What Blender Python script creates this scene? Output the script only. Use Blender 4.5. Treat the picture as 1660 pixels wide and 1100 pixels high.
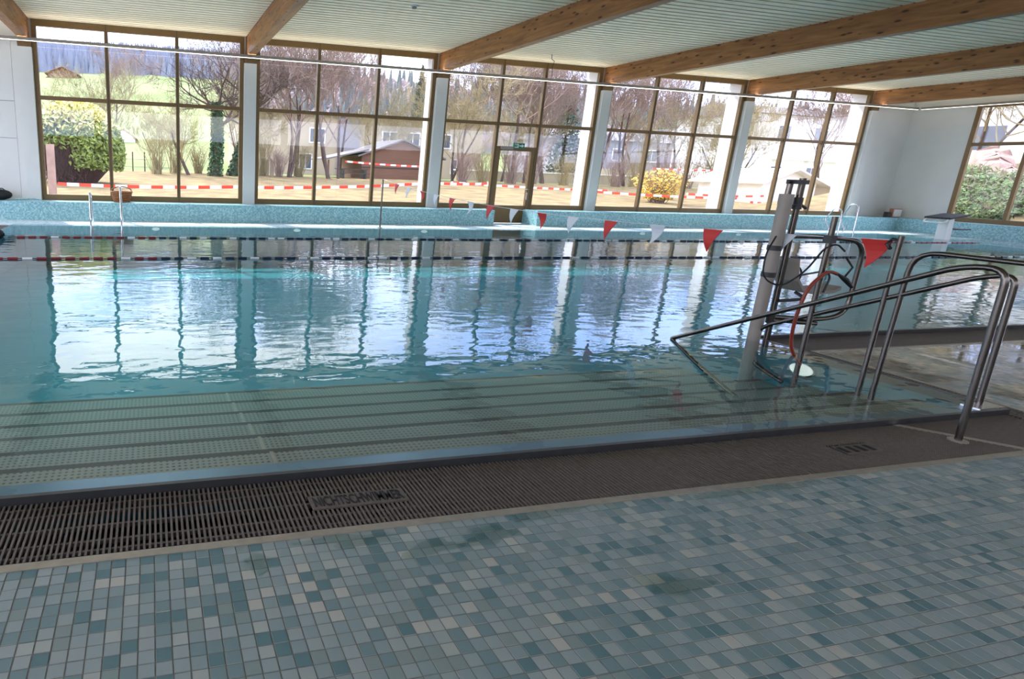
import bpy, math, random
from mathutils import Vector, Matrix

random.seed(7)
R = random.random
U = random.uniform
for o in list(bpy.data.objects):
    bpy.data.objects.remove(o)
scene = bpy.context.scene
col = scene.collection

# ---------------------------------------------------------------- camera
FPX, CX, CY = 955.06, 477.66, 508.66           # focal length and principal point in pixels (1660 x 1100)
YAW, PITCH, ROLL, CAMH = 0.241017, 0.242832, -0.0346508, 1.40
_f = Vector((math.sin(YAW) * math.cos(PITCH), math.cos(YAW) * math.cos(PITCH), -math.sin(PITCH)))
_r0 = Vector((math.cos(YAW), -math.sin(YAW), 0)); _d0 = _f.cross(_r0)
_r = math.cos(ROLL) * _r0 + math.sin(ROLL) * _d0
_d = -math.sin(ROLL) * _r0 + math.cos(ROLL) * _d0
cam_d = bpy.data.cameras.new('camera'); cam = bpy.data.objects.new('camera', cam_d); col.objects.link(cam)
cam_d.sensor_fit = 'HORIZONTAL'; cam_d.sensor_width = 36.0; cam_d.lens = FPX * 36 / 1660
cam_d.shift_x = (830 - CX) / 1660; cam_d.shift_y = -(550 - CY) / 1660
cam_d.clip_start = 0.05; cam_d.clip_end = 3000
m = Matrix((( _r.x, -_d.x, -_f.x, 0), (_r.y, -_d.y, -_f.y, 0), (_r.z, -_d.z, -_f.z, CAMH), (0, 0, 0, 1)))
cam.matrix_world = m
scene.camera = cam

def px(P):                                       # world point -> pixel, used to find the nearest tiles
    q = Vector(P) - Vector((0, 0, CAMH)); w = q.dot(_f)
    if w < 0.05: return None
    return (FPX * q.dot(_r) / w + CX, FPX * q.dot(_d) / w + CY, w)

# ---------------------------------------------------------------- world, sun, exposure
scene.view_settings.view_transform = 'Standard'
scene.view_settings.look = 'None'
scene.view_settings.gamma = 1.0
scene.view_settings.use_curve_mapping = False
scene.view_settings.exposure = 0.15

world = bpy.data.worlds.new('sky'); scene.world = world; world.use_nodes = True
wn = world.node_tree; wn.nodes.clear()
def N(t, typ, **kw):
    n = t.nodes.new(typ)
    for k, v in kw.items():
        if hasattr(n, k): setattr(n, k, v)
    return n
wo = N(wn, 'ShaderNodeOutputWorld'); bg = N(wn, 'ShaderNodeBackground')
tc = N(wn, 'ShaderNodeTexCoord'); mp = N(wn, 'ShaderNodeMapping'); mp.inputs['Scale'].default_value = (1.0, 1.0, 2.2)
nz = N(wn, 'ShaderNodeTexNoise'); nz.inputs['Scale'].default_value = 2.4; nz.inputs['Detail'].default_value = 6; nz.inputs['Roughness'].default_value = .55
rp = N(wn, 'ShaderNodeValToRGB'); rp.color_ramp.elements[0].position = .41; rp.color_ramp.elements[1].position = .61
rp.color_ramp.elements[0].color = (.37, .51, 1.0, 1); rp.color_ramp.elements[1].color = (1.0, .985, 1.0, 1)
wn.links.new(tc.outputs['Generated'], mp.inputs['Vector']); wn.links.new(mp.outputs['Vector'], nz.inputs['Vector'])
wn.links.new(nz.outputs['Fac'], rp.inputs['Fac']); wn.links.new(rp.outputs['Color'], bg.inputs['Color'])
bg.inputs['Strength'].default_value = 4.8
wn.links.new(bg.outputs['Background'], wo.inputs['Surface'])

sun_d = bpy.data.lights.new('sun', 'SUN'); sun = bpy.data.objects.new('sun', sun_d); col.objects.link(sun)
SUN_AZ, SUN_EL = math.radians(20), math.radians(47)
sdir = Vector((math.sin(SUN_AZ) * math.cos(SUN_EL), -math.cos(SUN_AZ) * math.cos(SUN_EL), -math.sin(SUN_EL)))
sun.rotation_euler = sdir.to_track_quat('-Z', 'Y').to_euler(); sun.location = (-5, 40, 40)
sun_d.energy = 7.0; sun_d.angle = math.radians(.6); sun_d.color = (1.0, .96, .88)

# ---------------------------------------------------------------- helpers
W = {}
class MB:
    def __init__(s): s.v = []; s.f = []; s.mi = []; s.sm = []
    def add(s, vs, fs, mi=0, sm=False):
        b = len(s.v); s.v += [tuple(p) for p in vs]
        for f in fs: s.f.append([b + i for i in f]); s.mi.append(mi); s.sm.append(sm)
        return s
    def hexa(s, p, mi=0):
        return s.add(p, [(0,3,2,1),(4,5,6,7),(0,1,5,4),(1,2,6,5),(2,3,7,6),(3,0,4,7)], mi)
    def box(s, x0, x1, y0, y1, z0, z1, mi=0):
        return s.hexa([(x0,y0,z0),(x1,y0,z0),(x1,y1,z0),(x0,y1,z0),(x0,y0,z1),(x1,y0,z1),(x1,y1,z1),(x0,y1,z1)], mi)
    def quad(s, a, b, c, d, mi=0): return s.add([a,b,c,d], [(0,1,2,3)], mi)
    def tube(s, pts, r, n=8, mi=0, cap=True):
        pts = [Vector(p) for p in pts]; rr = r if isinstance(r, (list, tuple)) else [r] * len(pts)
        vs = []; fs = []; up = None
        for i, p in enumerate(pts):
            t = (pts[min(i+1, len(pts)-1)] - pts[max(i-1, 0)])
            if t.length < 1e-9: t = Vector((0,0,1))
            t.normalize()
            if up is None: up = t.orthogonal().normalized()
            else:
                up = up - t * up.dot(t)
                up = up.normalized() if up.length > 1e-6 else t.orthogonal().normalized()
            w = t.cross(up)
            for k in range(n):
                a = 2 * math.pi * k / n
                vs.append(p + rr[i] * (math.cos(a) * up + math.sin(a) * w))
        for i in range(len(pts)-1):
            for k in range(n):
                a = i*n+k; b = i*n+(k+1) % n
                fs.append((a, b, b+n, a+n))
        s.add(vs, fs, mi, True)
        if cap:
            s.add(vs[:n], [tuple(range(n))[::-1]], mi); s.add(vs[-n:], [tuple(range(n))], mi)
        return s
    def ball(s, c, rx, ry, rz, n=10, mi=0):
        vs = []; fs = []; h = n // 2
        for i in range(h+1):
            a = math.pi * i / h
            for k in range(n):
                b = 2*math.pi*k/n
                vs.append((c[0]+rx*math.sin(a)*math.cos(b), c[1]+ry*math.sin(a)*math.sin(b), c[2]+rz*math.cos(a)))
        for i in range(h):
            for k in range(n): fs.append((i*n+k, (i+1)*n+k, (i+1)*n+(k+1)%n, i*n+(k+1)%n))
        return s.add(vs, fs, mi, True)
    def leaf(s, c, sz, mi=0):
        a = Vector((U(-1,1),U(-1,1),U(-1,1))).normalized(); b = a.orthogonal().normalized(); c = Vector(c)
        a = a*sz; b = b*sz*.55
        return s.add([c-a, c-b*.9, c+a, c+b*.9], [(0,1,2,3)], mi)
def fillet(pts, r, n=5):
    pts = [Vector(p) for p in pts]; out = [pts[0]]
    for i in range(1, len(pts)-1):
        a, b, c = pts[i-1], pts[i], pts[i+1]
        d1 = (a-b); d2 = (c-b); q = min(r, d1.length*.48, d2.length*.48)
        p0 = b + d1.normalized()*q; p1 = b + d2.normalized()*q
        for k in range(n+1):
            t = k/n; out.append((1-t)**2*p0 + 2*t*(1-t)*b + t*t*p1)
    out.append(pts[-1]); return out
def tag(o, label=None, cat=None, group=None, kind=None):
    if label: o['label'] = label
    if cat: o['category'] = cat
    if group: o['group'] = group
    if kind: o['kind'] = kind
    return o
def mesh_of(name, mb, mats, org=(0,0,0)):
    me = bpy.data.meshes.new(name)
    me.from_pydata([(x-org[0], y-org[1], z-org[2]) for x,y,z in mb.v], [], mb.f)
    for mt in (mats if isinstance(mats, (list, tuple)) else [mats]): me.materials.append(mt)
    me.polygons.foreach_set('material_index', mb.mi); me.polygons.foreach_set('use_smooth', mb.sm)
    me.update(); return me
def link(name, data, parent=None, loc=(0,0,0)):
    o = bpy.data.objects.new(name, data); col.objects.link(o)
    loc = Vector(loc); W[o.name] = loc
    if parent is not None: o.parent = parent; o.location = loc - W[parent.name]
    else: o.location = loc
    return o
def obj(name, mb, mats, parent=None, org=None):
    if org is None:
        xs = [v[0] for v in mb.v]; ys = [v[1] for v in mb.v]; zs = [v[2] for v in mb.v]
        org = ((min(xs)+max(xs))/2, (min(ys)+max(ys))/2, min(zs))
    return link(name, mesh_of(name, mb, mats, org), parent, org)
def thing(name, label, cat, loc, group=None, kind=None):
    o = link(name, None, None, loc); o.empty_display_size = .2
    return tag(o, label, cat, group, kind)
def struct(name, mb, mats, label=None, cat=None):
    return tag(obj(name, mb, mats), label, cat, kind='structure')
def copy_tree(o, parent=None):
    c = o.copy(); col.objects.link(c); c.parent = parent
    for ch in list(o.children): copy_tree(ch, c)
    return c

# ---------------------------------------------------------------- materials
def srgb(r, g, b):
    f = lambda c: (c/255/12.92) if c/255 <= .04045 else ((c/255+.055)/1.055)**2.4
    return (f(r), f(g), f(b), 1)
def base_mat(name):
    mt = bpy.data.materials.new(name); mt.use_nodes = True
    t = mt.node_tree; b = t.nodes['Principled BSDF']
    return mt, t, b
def mat(name, c, rough=.5, metal=0, noise=0, scale=6, bump=0, stretch=None, spec=None):
    mt, t, b = base_mat(name)
    b.inputs['Base Color'].default_value = c; b.inputs['Roughness'].default_value = rough; b.inputs['Metallic'].default_value = metal
    if spec is not None: b.inputs['Specular IOR Level'].default_value = spec
    if noise or bump:
        g = N(t, 'ShaderNodeNewGeometry'); mpp = N(t, 'ShaderNodeMapping'); t.links.new(g.outputs['Position'], mpp.inputs['Vector'])
        if stretch: mpp.inputs['Scale'].default_value = stretch
        n = N(t, 'ShaderNodeTexNoise'); n.inputs['Scale'].default_value = scale; n.inputs['Detail'].default_value = 5
        t.links.new(mpp.outputs['Vector'], n.inputs['Vector'])
        if noise:
            r = N(t, 'ShaderNodeValToRGB'); r.color_ramp.elements[0].position = .3; r.color_ramp.elements[1].position = .7
            r.color_ramp.elements[0].color = tuple(x*(1-noise) for x in c[:3])+(1,); r.color_ramp.elements[1].color = tuple(min(1,x*(1+noise)) for x in c[:3])+(1,)
            t.links.new(n.outputs['Fac'], r.inputs['Fac']); t.links.new(r.outputs['Color'], b.inputs['Base Color'])
        if bump:
            bp = N(t, 'ShaderNodeBump'); bp.inputs['Strength'].default_value = bump; bp.inputs['Distance'].default_value = .02
            t.links.new(n.outputs['Fac'], bp.inputs['Height']); t.links.new(bp.outputs['Normal'], b.inputs['Normal'])
    return mt
def vmath(t, op, a, b=None):
    n = N(t, 'ShaderNodeVectorMath'); n.operation = op
    for i, x in enumerate((a, b)):
        if x is None: continue
        if isinstance(x, (tuple, list)): n.inputs[i].default_value = x
        else: t.links.new(x, n.inputs[i])
    return n
def smath(t, op, a, b=None, clamp=False):
    n = N(t, 'ShaderNodeMath'); n.operation = op; n.use_clamp = clamp
    for i, x in enumerate((a, b)):
        if x is None: continue
        if isinstance(x, (int, float)): n.inputs[i].default_value = x
        else: t.links.new(x, n.inputs[i])
    return n.outputs[0]
PITCHT, TX0, TY0 = .0497, -.0206, 1.952
def cell_mat(name, pitch, stops, joint=None, jw=.06, rough=.35, wet=False, org=(0,0,0), flat_axis=None, spec=.5):
    """small tiles: one random colour per cell of a world grid; joint = colour of drawn joints"""
    mt, t, b = base_mat(name)
    g = N(t, 'ShaderNodeNewGeometry')
    p = vmath(t, 'SUBTRACT', g.outputs['Position'], org); p = vmath(t, 'SCALE', p.outputs[0]); p.inputs['Scale'].default_value = 1/pitch
    fl = vmath(t, 'FLOOR', p.outputs[0])
    if flat_axis == 'z': fl = vmath(t, 'MULTIPLY', fl.outputs[0], (1,1,0))
    wn_ = N(t, 'ShaderNodeTexWhiteNoise'); t.links.new(fl.outputs[0], wn_.inputs['Vector'])
    r = N(t, 'ShaderNodeValToRGB'); r.color_ramp.interpolation = 'CONSTANT' if len(stops) > 6 else 'LINEAR'
    while len(r.color_ramp.elements) < len(stops): r.color_ramp.elements.new(.5)
    for e, (q, c) in zip(r.color_ramp.elements, stops): e.position = q; e.color = c
    t.links.new(wn_.outputs['Value'], r.inputs['Fac'])
    colr = r.outputs['Color']
    n2 = N(t, 'ShaderNodeTexNoise'); n2.inputs['Scale'].default_value = 2.2; n2.inputs['Detail'].default_value = 4
    t.links.new(g.outputs['Position'], n2.inputs['Vector'])
    if joint:
        fr = vmath(t, 'FRACTION', p.outputs[0]); sx = N(t, 'ShaderNodeSeparateXYZ'); t.links.new(fr.outputs[0], sx.inputs[0])
        a = smath(t, 'LESS_THAN', sx.outputs[0], jw); c2 = smath(t, 'LESS_THAN', sx.outputs[1], jw)
        mx = smath(t, 'MAXIMUM', a, c2)
        if flat_axis != 'z': mx = smath(t, 'MAXIMUM', mx, smath(t, 'LESS_THAN', sx.outputs[2], jw))
        mxn = N(t, 'ShaderNodeMix'); mxn.data_type = 'RGBA'; t.links.new(mx, mxn.inputs['Factor']); t.links.new(colr, mxn.inputs['A']); mxn.inputs['B'].default_value = joint
        colr = mxn.outputs['Result']
    t.links.new(colr, b.inputs['Base Color']); b.inputs['Specular IOR Level'].default_value = spec
    if wet:
        mr = N(t, 'ShaderNodeMapRange'); mr.inputs['From Min'].default_value = .36; mr.inputs['From Max'].default_value = .54
        mr.inputs['To Min'].default_value = rough; mr.inputs['To Max'].default_value = .03
        t.links.new(n2.outputs['Fac'], mr.inputs['Value']); t.links.new(mr.outputs['Result'], b.inputs['Roughness'])
    else: b.inputs['Roughness'].default_value = rough
    return mt
TILE_STOPS = [(0, srgb(90,119,120)), (.10, srgb(112,133,132)), (.28, srgb(131,146,143)), (.50, srgb(141,153,149)), (.68, srgb(127,140,134)), (.78, srgb(147,156,151)), (.88, srgb(160,165,156)), (.95, srgb(172,171,158))]
M = {}
M['tile'] = cell_mat('glazed_tile', PITCHT, TILE_STOPS, None, rough=.42, org=(TX0, TY0, 0), flat_axis='z')
M['deck'] = cell_mat('deck_tiling', PITCHT, TILE_STOPS, srgb(122,120,112), .06, rough=.24, wet=True, org=(TX0, TY0, 0), flat_axis='z')
M['deck_sun_tint'] = cell_mat('deck_tiling_sun_tint', PITCHT, [(0, srgb(140,180,195)), (.5, srgb(200,216,222)), (1, srgb(226,234,236))], None, rough=.4, org=(TX0, TY0, 0), flat_axis='z')  # paler copy of the deck tiling, sunlight put into the colour
M['grout'] = mat('grout', srgb(124,120,110), .85, noise=.15, scale=30)
M['mosaic'] = cell_mat('teal_mosaic', .03, [(0, srgb(116,166,176)), (.35, srgb(136,184,192)), (.7, srgb(152,196,203)), (1, srgb(176,212,217))], None, rough=.25)
M['grate'] = mat('taupe_plastic', srgb(97,87,77), .55, noise=.18, scale=40)
M['channel'] = mat('dark_channel', srgb(10,9,9), .8)
M['trim'] = mat('steel_trim', srgb(176,166,150), .38, metal=.6, noise=.1, scale=20)
M['lip'] = mat('steel_lip', srgb(92,92,92), .35, metal=.7, noise=.1, scale=12)
M['nosing'] = mat('dark_nosing', srgb(84,82,76), .6)
M['flange'] = mat('steel_flange', srgb(92,128,142), .32, metal=.5)
M['steel'] = mat('brushed_steel', srgb(112,104,98), .27, metal=1.0, noise=.08, scale=14)
M['chrome'] = mat('polished_steel', srgb(215,215,218), .14, metal=1.0)
M['brown'] = mat('bronze_aluminium', srgb(116,92,58), .42, metal=.35, noise=.06, scale=10)
M['white'] = mat('white_paint', srgb(212,212,208), .55, noise=.02, scale=3)
M['fin'] = mat('white_render', srgb(245,242,238), .7)
M['cream'] = mat('cream_boards', srgb(246,236,212), .5, noise=.05, scale=9, stretch=(.4,6,6))
M['soffit'] = mat('dark_joint', srgb(70,64,54), .9)
M['black'] = mat('black_rubber', srgb(22,22,24), .6)
M['dark'] = mat('dark_grey_plastic', srgb(52,50,50), .5)
M['greyplastic'] = mat('grey_plastic', srgb(152,142,132), .45, noise=.05, scale=8)
M['whiteplastic'] = mat('white_plastic', srgb(235,235,232), .4)
M['red'] = mat('red_cloth', srgb(200,48,42), .6)
M['flagwhite'] = mat('white_cloth', srgb(214,220,226), .6)
M['orange'] = mat('orange_plastic', srgb(226,92,40), .5)
M['redhose'] = mat('red_hose', srgb(140,52,34), .4)
M['navy'] = mat('navy_plastic', srgb(28,34,66), .4)
M['maroon'] = mat('maroon_plastic', srgb(120,24,34), .4)
M['wicker'] = mat('brown_wicker', srgb(150,96,56), .7, noise=.35, scale=40, bump=.6)
M['green_sign'] = mat('green_sign', srgb(10,120,72), .5)
M['basin'] = mat('basin_steel', srgb(84,140,150), .45, noise=.06, scale=2)
M['gold'] = mat('cream_render', tuple(q*0.55 for q in srgb(236,214,184)[:3])+(1,), .85, noise=.05, scale=.6)
M['lilac'] = mat('grey_render', tuple(q*0.60 for q in srgb(188,180,190)[:3])+(1,), .85, noise=.06, scale=.6)
M['roofgrey'] = mat('grey_roof', tuple(q*0.60 for q in srgb(150,142,138)[:3])+(1,), .8, noise=.1, scale=1)
M['rooftile'] = mat('red_roof', tuple(q*0.90 for q in srgb(200,138,120)[:3])+(1,), .8, noise=.15, scale=1)
M['shedwood'] = mat('weathered_boards', tuple(q*0.60 for q in srgb(150,108,84)[:3])+(1,), .8, noise=.2, scale=6, stretch=(.3,1,5))
M['glassdark'] = mat('dark_glazing', srgb(88,92,104), .2)
M['bark'] = mat('bark', tuple(q*1.00 for q in srgb(84,68,60)[:3])+(1,), .9, noise=.2, scale=8)
M['twig'] = mat('twigs', tuple(q*1.00 for q in srgb(146,124,112)[:3])+(1,), .9, noise=.2, scale=2)
M['twig2'] = mat('budding_twigs', tuple(q*1.00 for q in srgb(156,142,104)[:3])+(1,), .9, noise=.2, scale=2)
M['ivy'] = mat('ivy_leaf', srgb(52,82,44), .6, noise=.35, scale=5)
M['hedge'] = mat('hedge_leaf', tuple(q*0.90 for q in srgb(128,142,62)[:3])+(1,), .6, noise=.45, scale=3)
M['hedgelight'] = mat('yellow_and_backlit_leaf', tuple(q*1.00 for q in srgb(206,198,120)[:3])+(1,), .6, noise=.25, scale=3)  # pale yellow-green; stands for backlight on the hedge top, own colour elsewhere
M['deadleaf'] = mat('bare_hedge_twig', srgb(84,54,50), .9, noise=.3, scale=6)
M['yellow'] = mat('yellow_blossom', tuple(q*0.80 for q in srgb(226,186,62)[:3])+(1,), .7, noise=.2, scale=4)
M['darkgreen'] = mat('conifer_green', tuple(q*0.80 for q in srgb(60,82,62)[:3])+(1,), .9, noise=.3, scale=.2)
M['farforest'] = mat('haze_tinted_conifer', tuple(q*1.0 for q in srgb(118,122,134)[:3])+(1,), .95, noise=.15, scale=.05)  # distance haze put into the base colour as pale blue-grey
M['farconifer'] = mat('hillside_conifer', srgb(92,98,96), .95, noise=.2, scale=.1)  # green greyed so the base colour carries some haze
M['farbare'] = mat('haze_tinted_crowns', tuple(q*0.60 for q in srgb(176,154,150)[:3])+(1,), .95, noise=.25, scale=.25, bump=1)  # mauve with aerial haze blended into the base colour
M['rock'] = mat('pink_rock', tuple(q*0.60 for q in srgb(206,170,156)[:3])+(1,), .9, noise=.2, scale=3, bump=.5)
M['plant'] = mat('garden_leaf', tuple(q*0.80 for q in srgb(92,112,60)[:3])+(1,), .7, noise=.4, scale=4)
M['bouncepaving'] = mat('bounce_paving', srgb(206,202,194), .8, noise=.06, scale=2)  # pale surface colour for throwing daylight up to the ceiling
M['soil'] = mat('soil', srgb(120,96,76), .95, noise=.2, scale=3)

def knotty():
    mt, t, b = base_mat('knotty_glulam')
    g = N(t, 'ShaderNodeNewGeometry'); mpp = N(t, 'ShaderNodeMapping'); mpp.inputs['Scale'].default_value = (6, .7, 6)
    t.links.new(g.outputs['Position'], mpp.inputs['Vector'])
    n = N(t, 'ShaderNodeTexNoise'); n.inputs['Scale'].default_value = 2.2; n.inputs['Detail'].default_value = 7; n.inputs['Distortion'].default_value = .6
    t.links.new(mpp.outputs['Vector'], n.inputs['Vector'])
    r = N(t, 'ShaderNodeValToRGB'); e = r.color_ramp.elements
    e[0].position = .3; e[0].color = srgb(126,84,52); e[1].position = .72; e[1].color = srgb(176,124,78)
    t.links.new(n.outputs['Fac'], r.inputs['Fac'])
    mp2 = N(t, 'ShaderNodeMapping'); mp2.inputs['Scale'].default_value = (9, 3.2, 9); t.links.new(g.outputs['Position'], mp2.inputs['Vector'])
    v = N(t, 'ShaderNodeTexVoronoi'); v.inputs['Scale'].default_value = 1.0; t.links.new(mp2.outputs['Vector'], v.inputs['Vector'])
    k = N(t, 'ShaderNodeMapRange'); k.inputs['From Min'].default_value = .10; k.inputs['From Max'].default_value = .24; t.links.new(v.outputs['Distance'], k.inputs['Value'])
    mx = N(t, 'ShaderNodeMix'); mx.data_type = 'RGBA'; mx.inputs['A'].default_value = srgb(70,40,26)
    t.links.new(k.outputs['Result'], mx.inputs['Factor']); t.links.new(r.outputs['Color'], mx.inputs['B'])
    t.links.new(mx.outputs['Result'], b.inputs['Base Color']); b.inputs['Roughness'].default_value = .5
    return mt
M['beam'] = knotty()

def studded():
    mt, t, b = base_mat('studded_steel')
    g = N(t, 'ShaderNodeNewGeometry'); p = vmath(t, 'SCALE', g.outputs['Position']); p.inputs['Scale'].default_value = 1/.03
    fr = vmath(t, 'FRACTION', p.outputs[0]); c = vmath(t, 'SUBTRACT', fr.outputs[0], (.5,.5,0)); c = vmath(t, 'MULTIPLY', c.outputs[0], (1,1,0))
    ln = vmath(t, 'LENGTH', c.outputs[0])
    s = N(t, 'ShaderNodeMapRange'); s.inputs['From Min'].default_value = .18; s.inputs['From Max'].default_value = .32; s.inputs['To Min'].default_value = 1; s.inputs['To Max'].default_value = 0
    t.links.new(ln.outputs['Value'], s.inputs['Value'])
    mx = N(t, 'ShaderNodeMix'); mx.data_type = 'RGBA'; mx.inputs['A'].default_value = srgb(150,150,136); mx.inputs['B'].default_value = srgb(104,104,94)
    t.links.new(s.outputs['Result'], mx.inputs['Factor']); t.links.new(mx.outputs['Result'], b.inputs['Base Color'])
    bp = N(t, 'ShaderNodeBump'); bp.inputs['Strength'].default_value = .5; bp.inputs['Distance'].default_value = .004
    t.links.new(s.outputs['Result'], bp.inputs['Height']); t.links.new(bp.outputs['Normal'], b.inputs['Normal'])
    b.inputs['Roughness'].default_value = .45; b.inputs['Metallic'].default_value = .15
    return mt
M['stud'] = studded()

def clear_mat(name, f0, tint, bump=None, volume=None):
    """clear sheet: transparent body with a Fresnel (Schlick) gloss; optional ripples and absorption"""
    mt = bpy.data.materials.new(name); mt.use_nodes = True; t = mt.node_tree; t.nodes.clear()
    out = N(t, 'ShaderNodeOutputMaterial'); mix = N(t, 'ShaderNodeMixShader'); tr = N(t, 'ShaderNodeBsdfTransparent'); gl = N(t, 'ShaderNodeBsdfAnisotropic')
    gl.inputs['Roughness'].default_value = 0.0
    tr.inputs['Color'].default_value = tint
    g = N(t, 'ShaderNodeNewGeometry'); nrm = g.outputs['Normal']
    if bump:
        h = None
        for sc, amp, st in bump:
            mpp = N(t, 'ShaderNodeMapping'); mpp.inputs['Scale'].default_value = st; t.links.new(g.outputs['Position'], mpp.inputs['Vector'])
            n = N(t, 'ShaderNodeTexNoise'); n.inputs['Scale'].default_value = sc; n.inputs['Detail'].default_value = 1.5; t.links.new(mpp.outputs['Vector'], n.inputs['Vector'])
            x = smath(t, 'MULTIPLY', n.outputs['Fac'], amp); h = x if h is None else smath(t, 'ADD', h, x)
        bp = N(t, 'ShaderNodeBump'); bp.inputs['Strength'].default_value = 1; bp.inputs['Distance'].default_value = 1
        t.links.new(h, bp.inputs['Height']); nrm = bp.outputs['Normal']; t.links.new(nrm, gl.inputs['Normal'])
    d = vmath(t, 'DOT_PRODUCT', g.outputs['Incoming'], nrm); a = smath(t, 'ABSOLUTE', d.outputs['Value'])
    q = smath(t, 'POWER', smath(t, 'SUBTRACT', 1.0, a, True), 5.0)
    fac = smath(t, 'ADD', smath(t, 'MULTIPLY', q, 1-f0), f0, True)
    t.links.new(fac, mix.inputs[0]); t.links.new(tr.outputs[0], mix.inputs[1]); t.links.new(gl.outputs[0], mix.inputs[2]); t.links.new(mix.outputs[0], out.inputs['Surface'])
    if volume:
        va = N(t, 'ShaderNodeVolumeAbsorption'); va.inputs['Color'].default_value = volume[0]; va.inputs['Density'].default_value = volume[1]
        t.links.new(va.outputs[0], out.inputs['Volume'])
    return mt
M['pane'] = clear_mat('clear_pane', .03, (.97, .98, .98, 1))
M['puddle'] = clear_mat('puddle_film', .02, (.84, .89, .88, 1), bump=[(14, .0006, (1, 1, 1))])
M['water'] = clear_mat('pool_water', .02, (.97, 1, 1, 1), bump=[(1.3, .0040, (1, 1, 1)), (4.0, .0042, (.75, 1.35, 1)), (11, .00085, (.8, 1.2, 1))], volume=((.36, .90, .92, 1), .42))

def emit(name, c, s):
    mt, t, b = base_mat(name); b.inputs['Base Color'].default_value = c
    b.inputs['Emission Color'].default_value = c; b.inputs['Emission Strength'].default_value = s
    return mt
M['led'] = emit('led_strip', (1, .97, .92, 1), 2.2)
M['added_uplight'] = emit('added_uplight_strip', (1, .88, .70, 1), 14.0)  # added glow for the rail tops, brightens the ceiling
M['uwlamp'] = emit('pool_lamp_lens', (1, .98, .9, 1), .6)

def striped(name, c1, c2, length):
    mt, t, b = base_mat(name); g = N(t, 'ShaderNodeNewGeometry'); sx = N(t, 'ShaderNodeSeparateXYZ'); t.links.new(g.outputs['Position'], sx.inputs[0])
    f = smath(t, 'FRACT', smath(t, 'DIVIDE', sx.outputs[0], length)); k = smath(t, 'GREATER_THAN', f, .5)
    mx = N(t, 'ShaderNodeMix'); mx.data_type = 'RGBA'; mx.inputs['A'].default_value = c1; mx.inputs['B'].default_value = c2
    t.links.new(k, mx.inputs['Factor']); t.links.new(mx.outputs['Result'], b.inputs['Base Color']); b.inputs['Roughness'].default_value = .5
    return mt
M['tape'] = striped('barrier_tape', srgb(236,70,48), srgb(248,246,242), .8)

def ground_mat():
    mt, t, b = base_mat('lawn_and_meadow'); g = N(t, 'ShaderNodeNewGeometry'); sx = N(t, 'ShaderNodeSeparateXYZ'); t.links.new(g.outputs['Position'], sx.inputs[0])
    def noise(sc, d=5):
        n = N(t, 'ShaderNodeTexNoise'); n.inputs['Scale'].default_value = sc; n.inputs['Detail'].default_value = d; t.links.new(g.outputs['Position'], n.inputs['Vector']); return n.outputs['Fac']
    def ramp(f, a, b_, p0=.35, p1=.65):
        r = N(t, 'ShaderNodeValToRGB'); r.color_ramp.elements[0].color = a; r.color_ramp.elements[1].color = b_; r.color_ramp.elements[0].position = p0; r.color_ramp.elements[1].position = p1
        t.links.new(f, r.inputs['Fac']); return r.outputs['Color']
    def mixc(f, a, b_):
        x = N(t, 'ShaderNodeMix'); x.data_type = 'RGBA'; t.links.new(f, x.inputs['Factor']); t.links.new(a, x.inputs['A']); t.links.new(b_, x.inputs['B']); return x.outputs['Result']
    lawn = ramp(noise(1.3), srgb(116,98,72), srgb(142,126,88)); mead = ramp(noise(.03), srgb(110,124,74), srgb(138,146,98)); wood = ramp(noise(.2), srgb(104,92,86), srgb(126,112,104))
    def rng(s, a, b_):
        x = N(t, 'ShaderNodeMapRange'); x.inputs['From Min'].default_value = a; x.inputs['From Max'].default_value = b_; t.links.new(s, x.inputs['Value']); return x.outputs['Result']
    c = mixc(rng(sx.outputs[1], 44, 50), lawn, mead)
    side = smath(t, 'SUBTRACT', sx.outputs[0], smath(t, 'MULTIPLY', sx.outputs[1], .13))
    c = mixc(smath(t, 'MULTIPLY', rng(side, 2, 12), rng(sx.outputs[1], 90, 110)), c, wood)
    t.links.new(c, b.inputs['Base Color']); b.inputs['Roughness'].default_value = .95; b.inputs['Specular IOR Level'].default_value = .1
    return mt
M['ground'] = ground_mat()

# ================================================================ STRUCTURE
ZC, ZB, ZW = 4.53, 4.08, .03        # ceiling, beam underside, water level
YW = 15.85                          # window plane
COLX = [-2.77, 2.50, 7.78, 13.05, 18.33, 23.60]
LEDGE_Y, LEDGE_Z = 15.10, .43
XL, XR, YN, YF = -2.9, 22.1, 4.14, 13.80      # pool basin
NX, NY = 5.37, 2.40                            # stair niche
RX = 25.5                                      # right wall

# ---- floor
fm = MB()
fm.box(-6.5, RX, -4, 1.945, -.30, -.0016)
floor = struct('floor', fm, M['grout'], 'tiled pool deck in small blue-grey and cream square tiles', 'floor')
deck = MB()
nx0, nx1 = int((-1.5-TX0)/PITCHT), int((6.2-TX0)/PITCHT); TXA, TXB, TYB = TX0+nx0*PITCHT, TX0+nx1*PITCHT, TY0-31*PITCHT
deck.box(-6.5, RX, -4, TYB, -.02, 0); deck.box(TXB, RX, TYB, 1.945, -.02, 0); deck.box(-6.5, TXA, TYB, 1.945, -.02, 0)
obj('deck_slab', deck, M['deck'], floor)
deck2 = MB(); deck2.box(5.60, RX, 1.98, 3.70, -.30, 0); deck2.box(XR+.3, RX, 3.70, YF, -.3, 0)
obj('deck_slab', deck2, M['deck'], floor)
deck3 = MB(); deck3.box(-6.5, RX, YF+.02, 16.0, -.3, 0); deck3.box(-6.5, XL-.42, 1.98, YF+.02, -.3, 0)
obj('deck_slab', deck3, M['deck_sun_tint'], floor)
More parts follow.
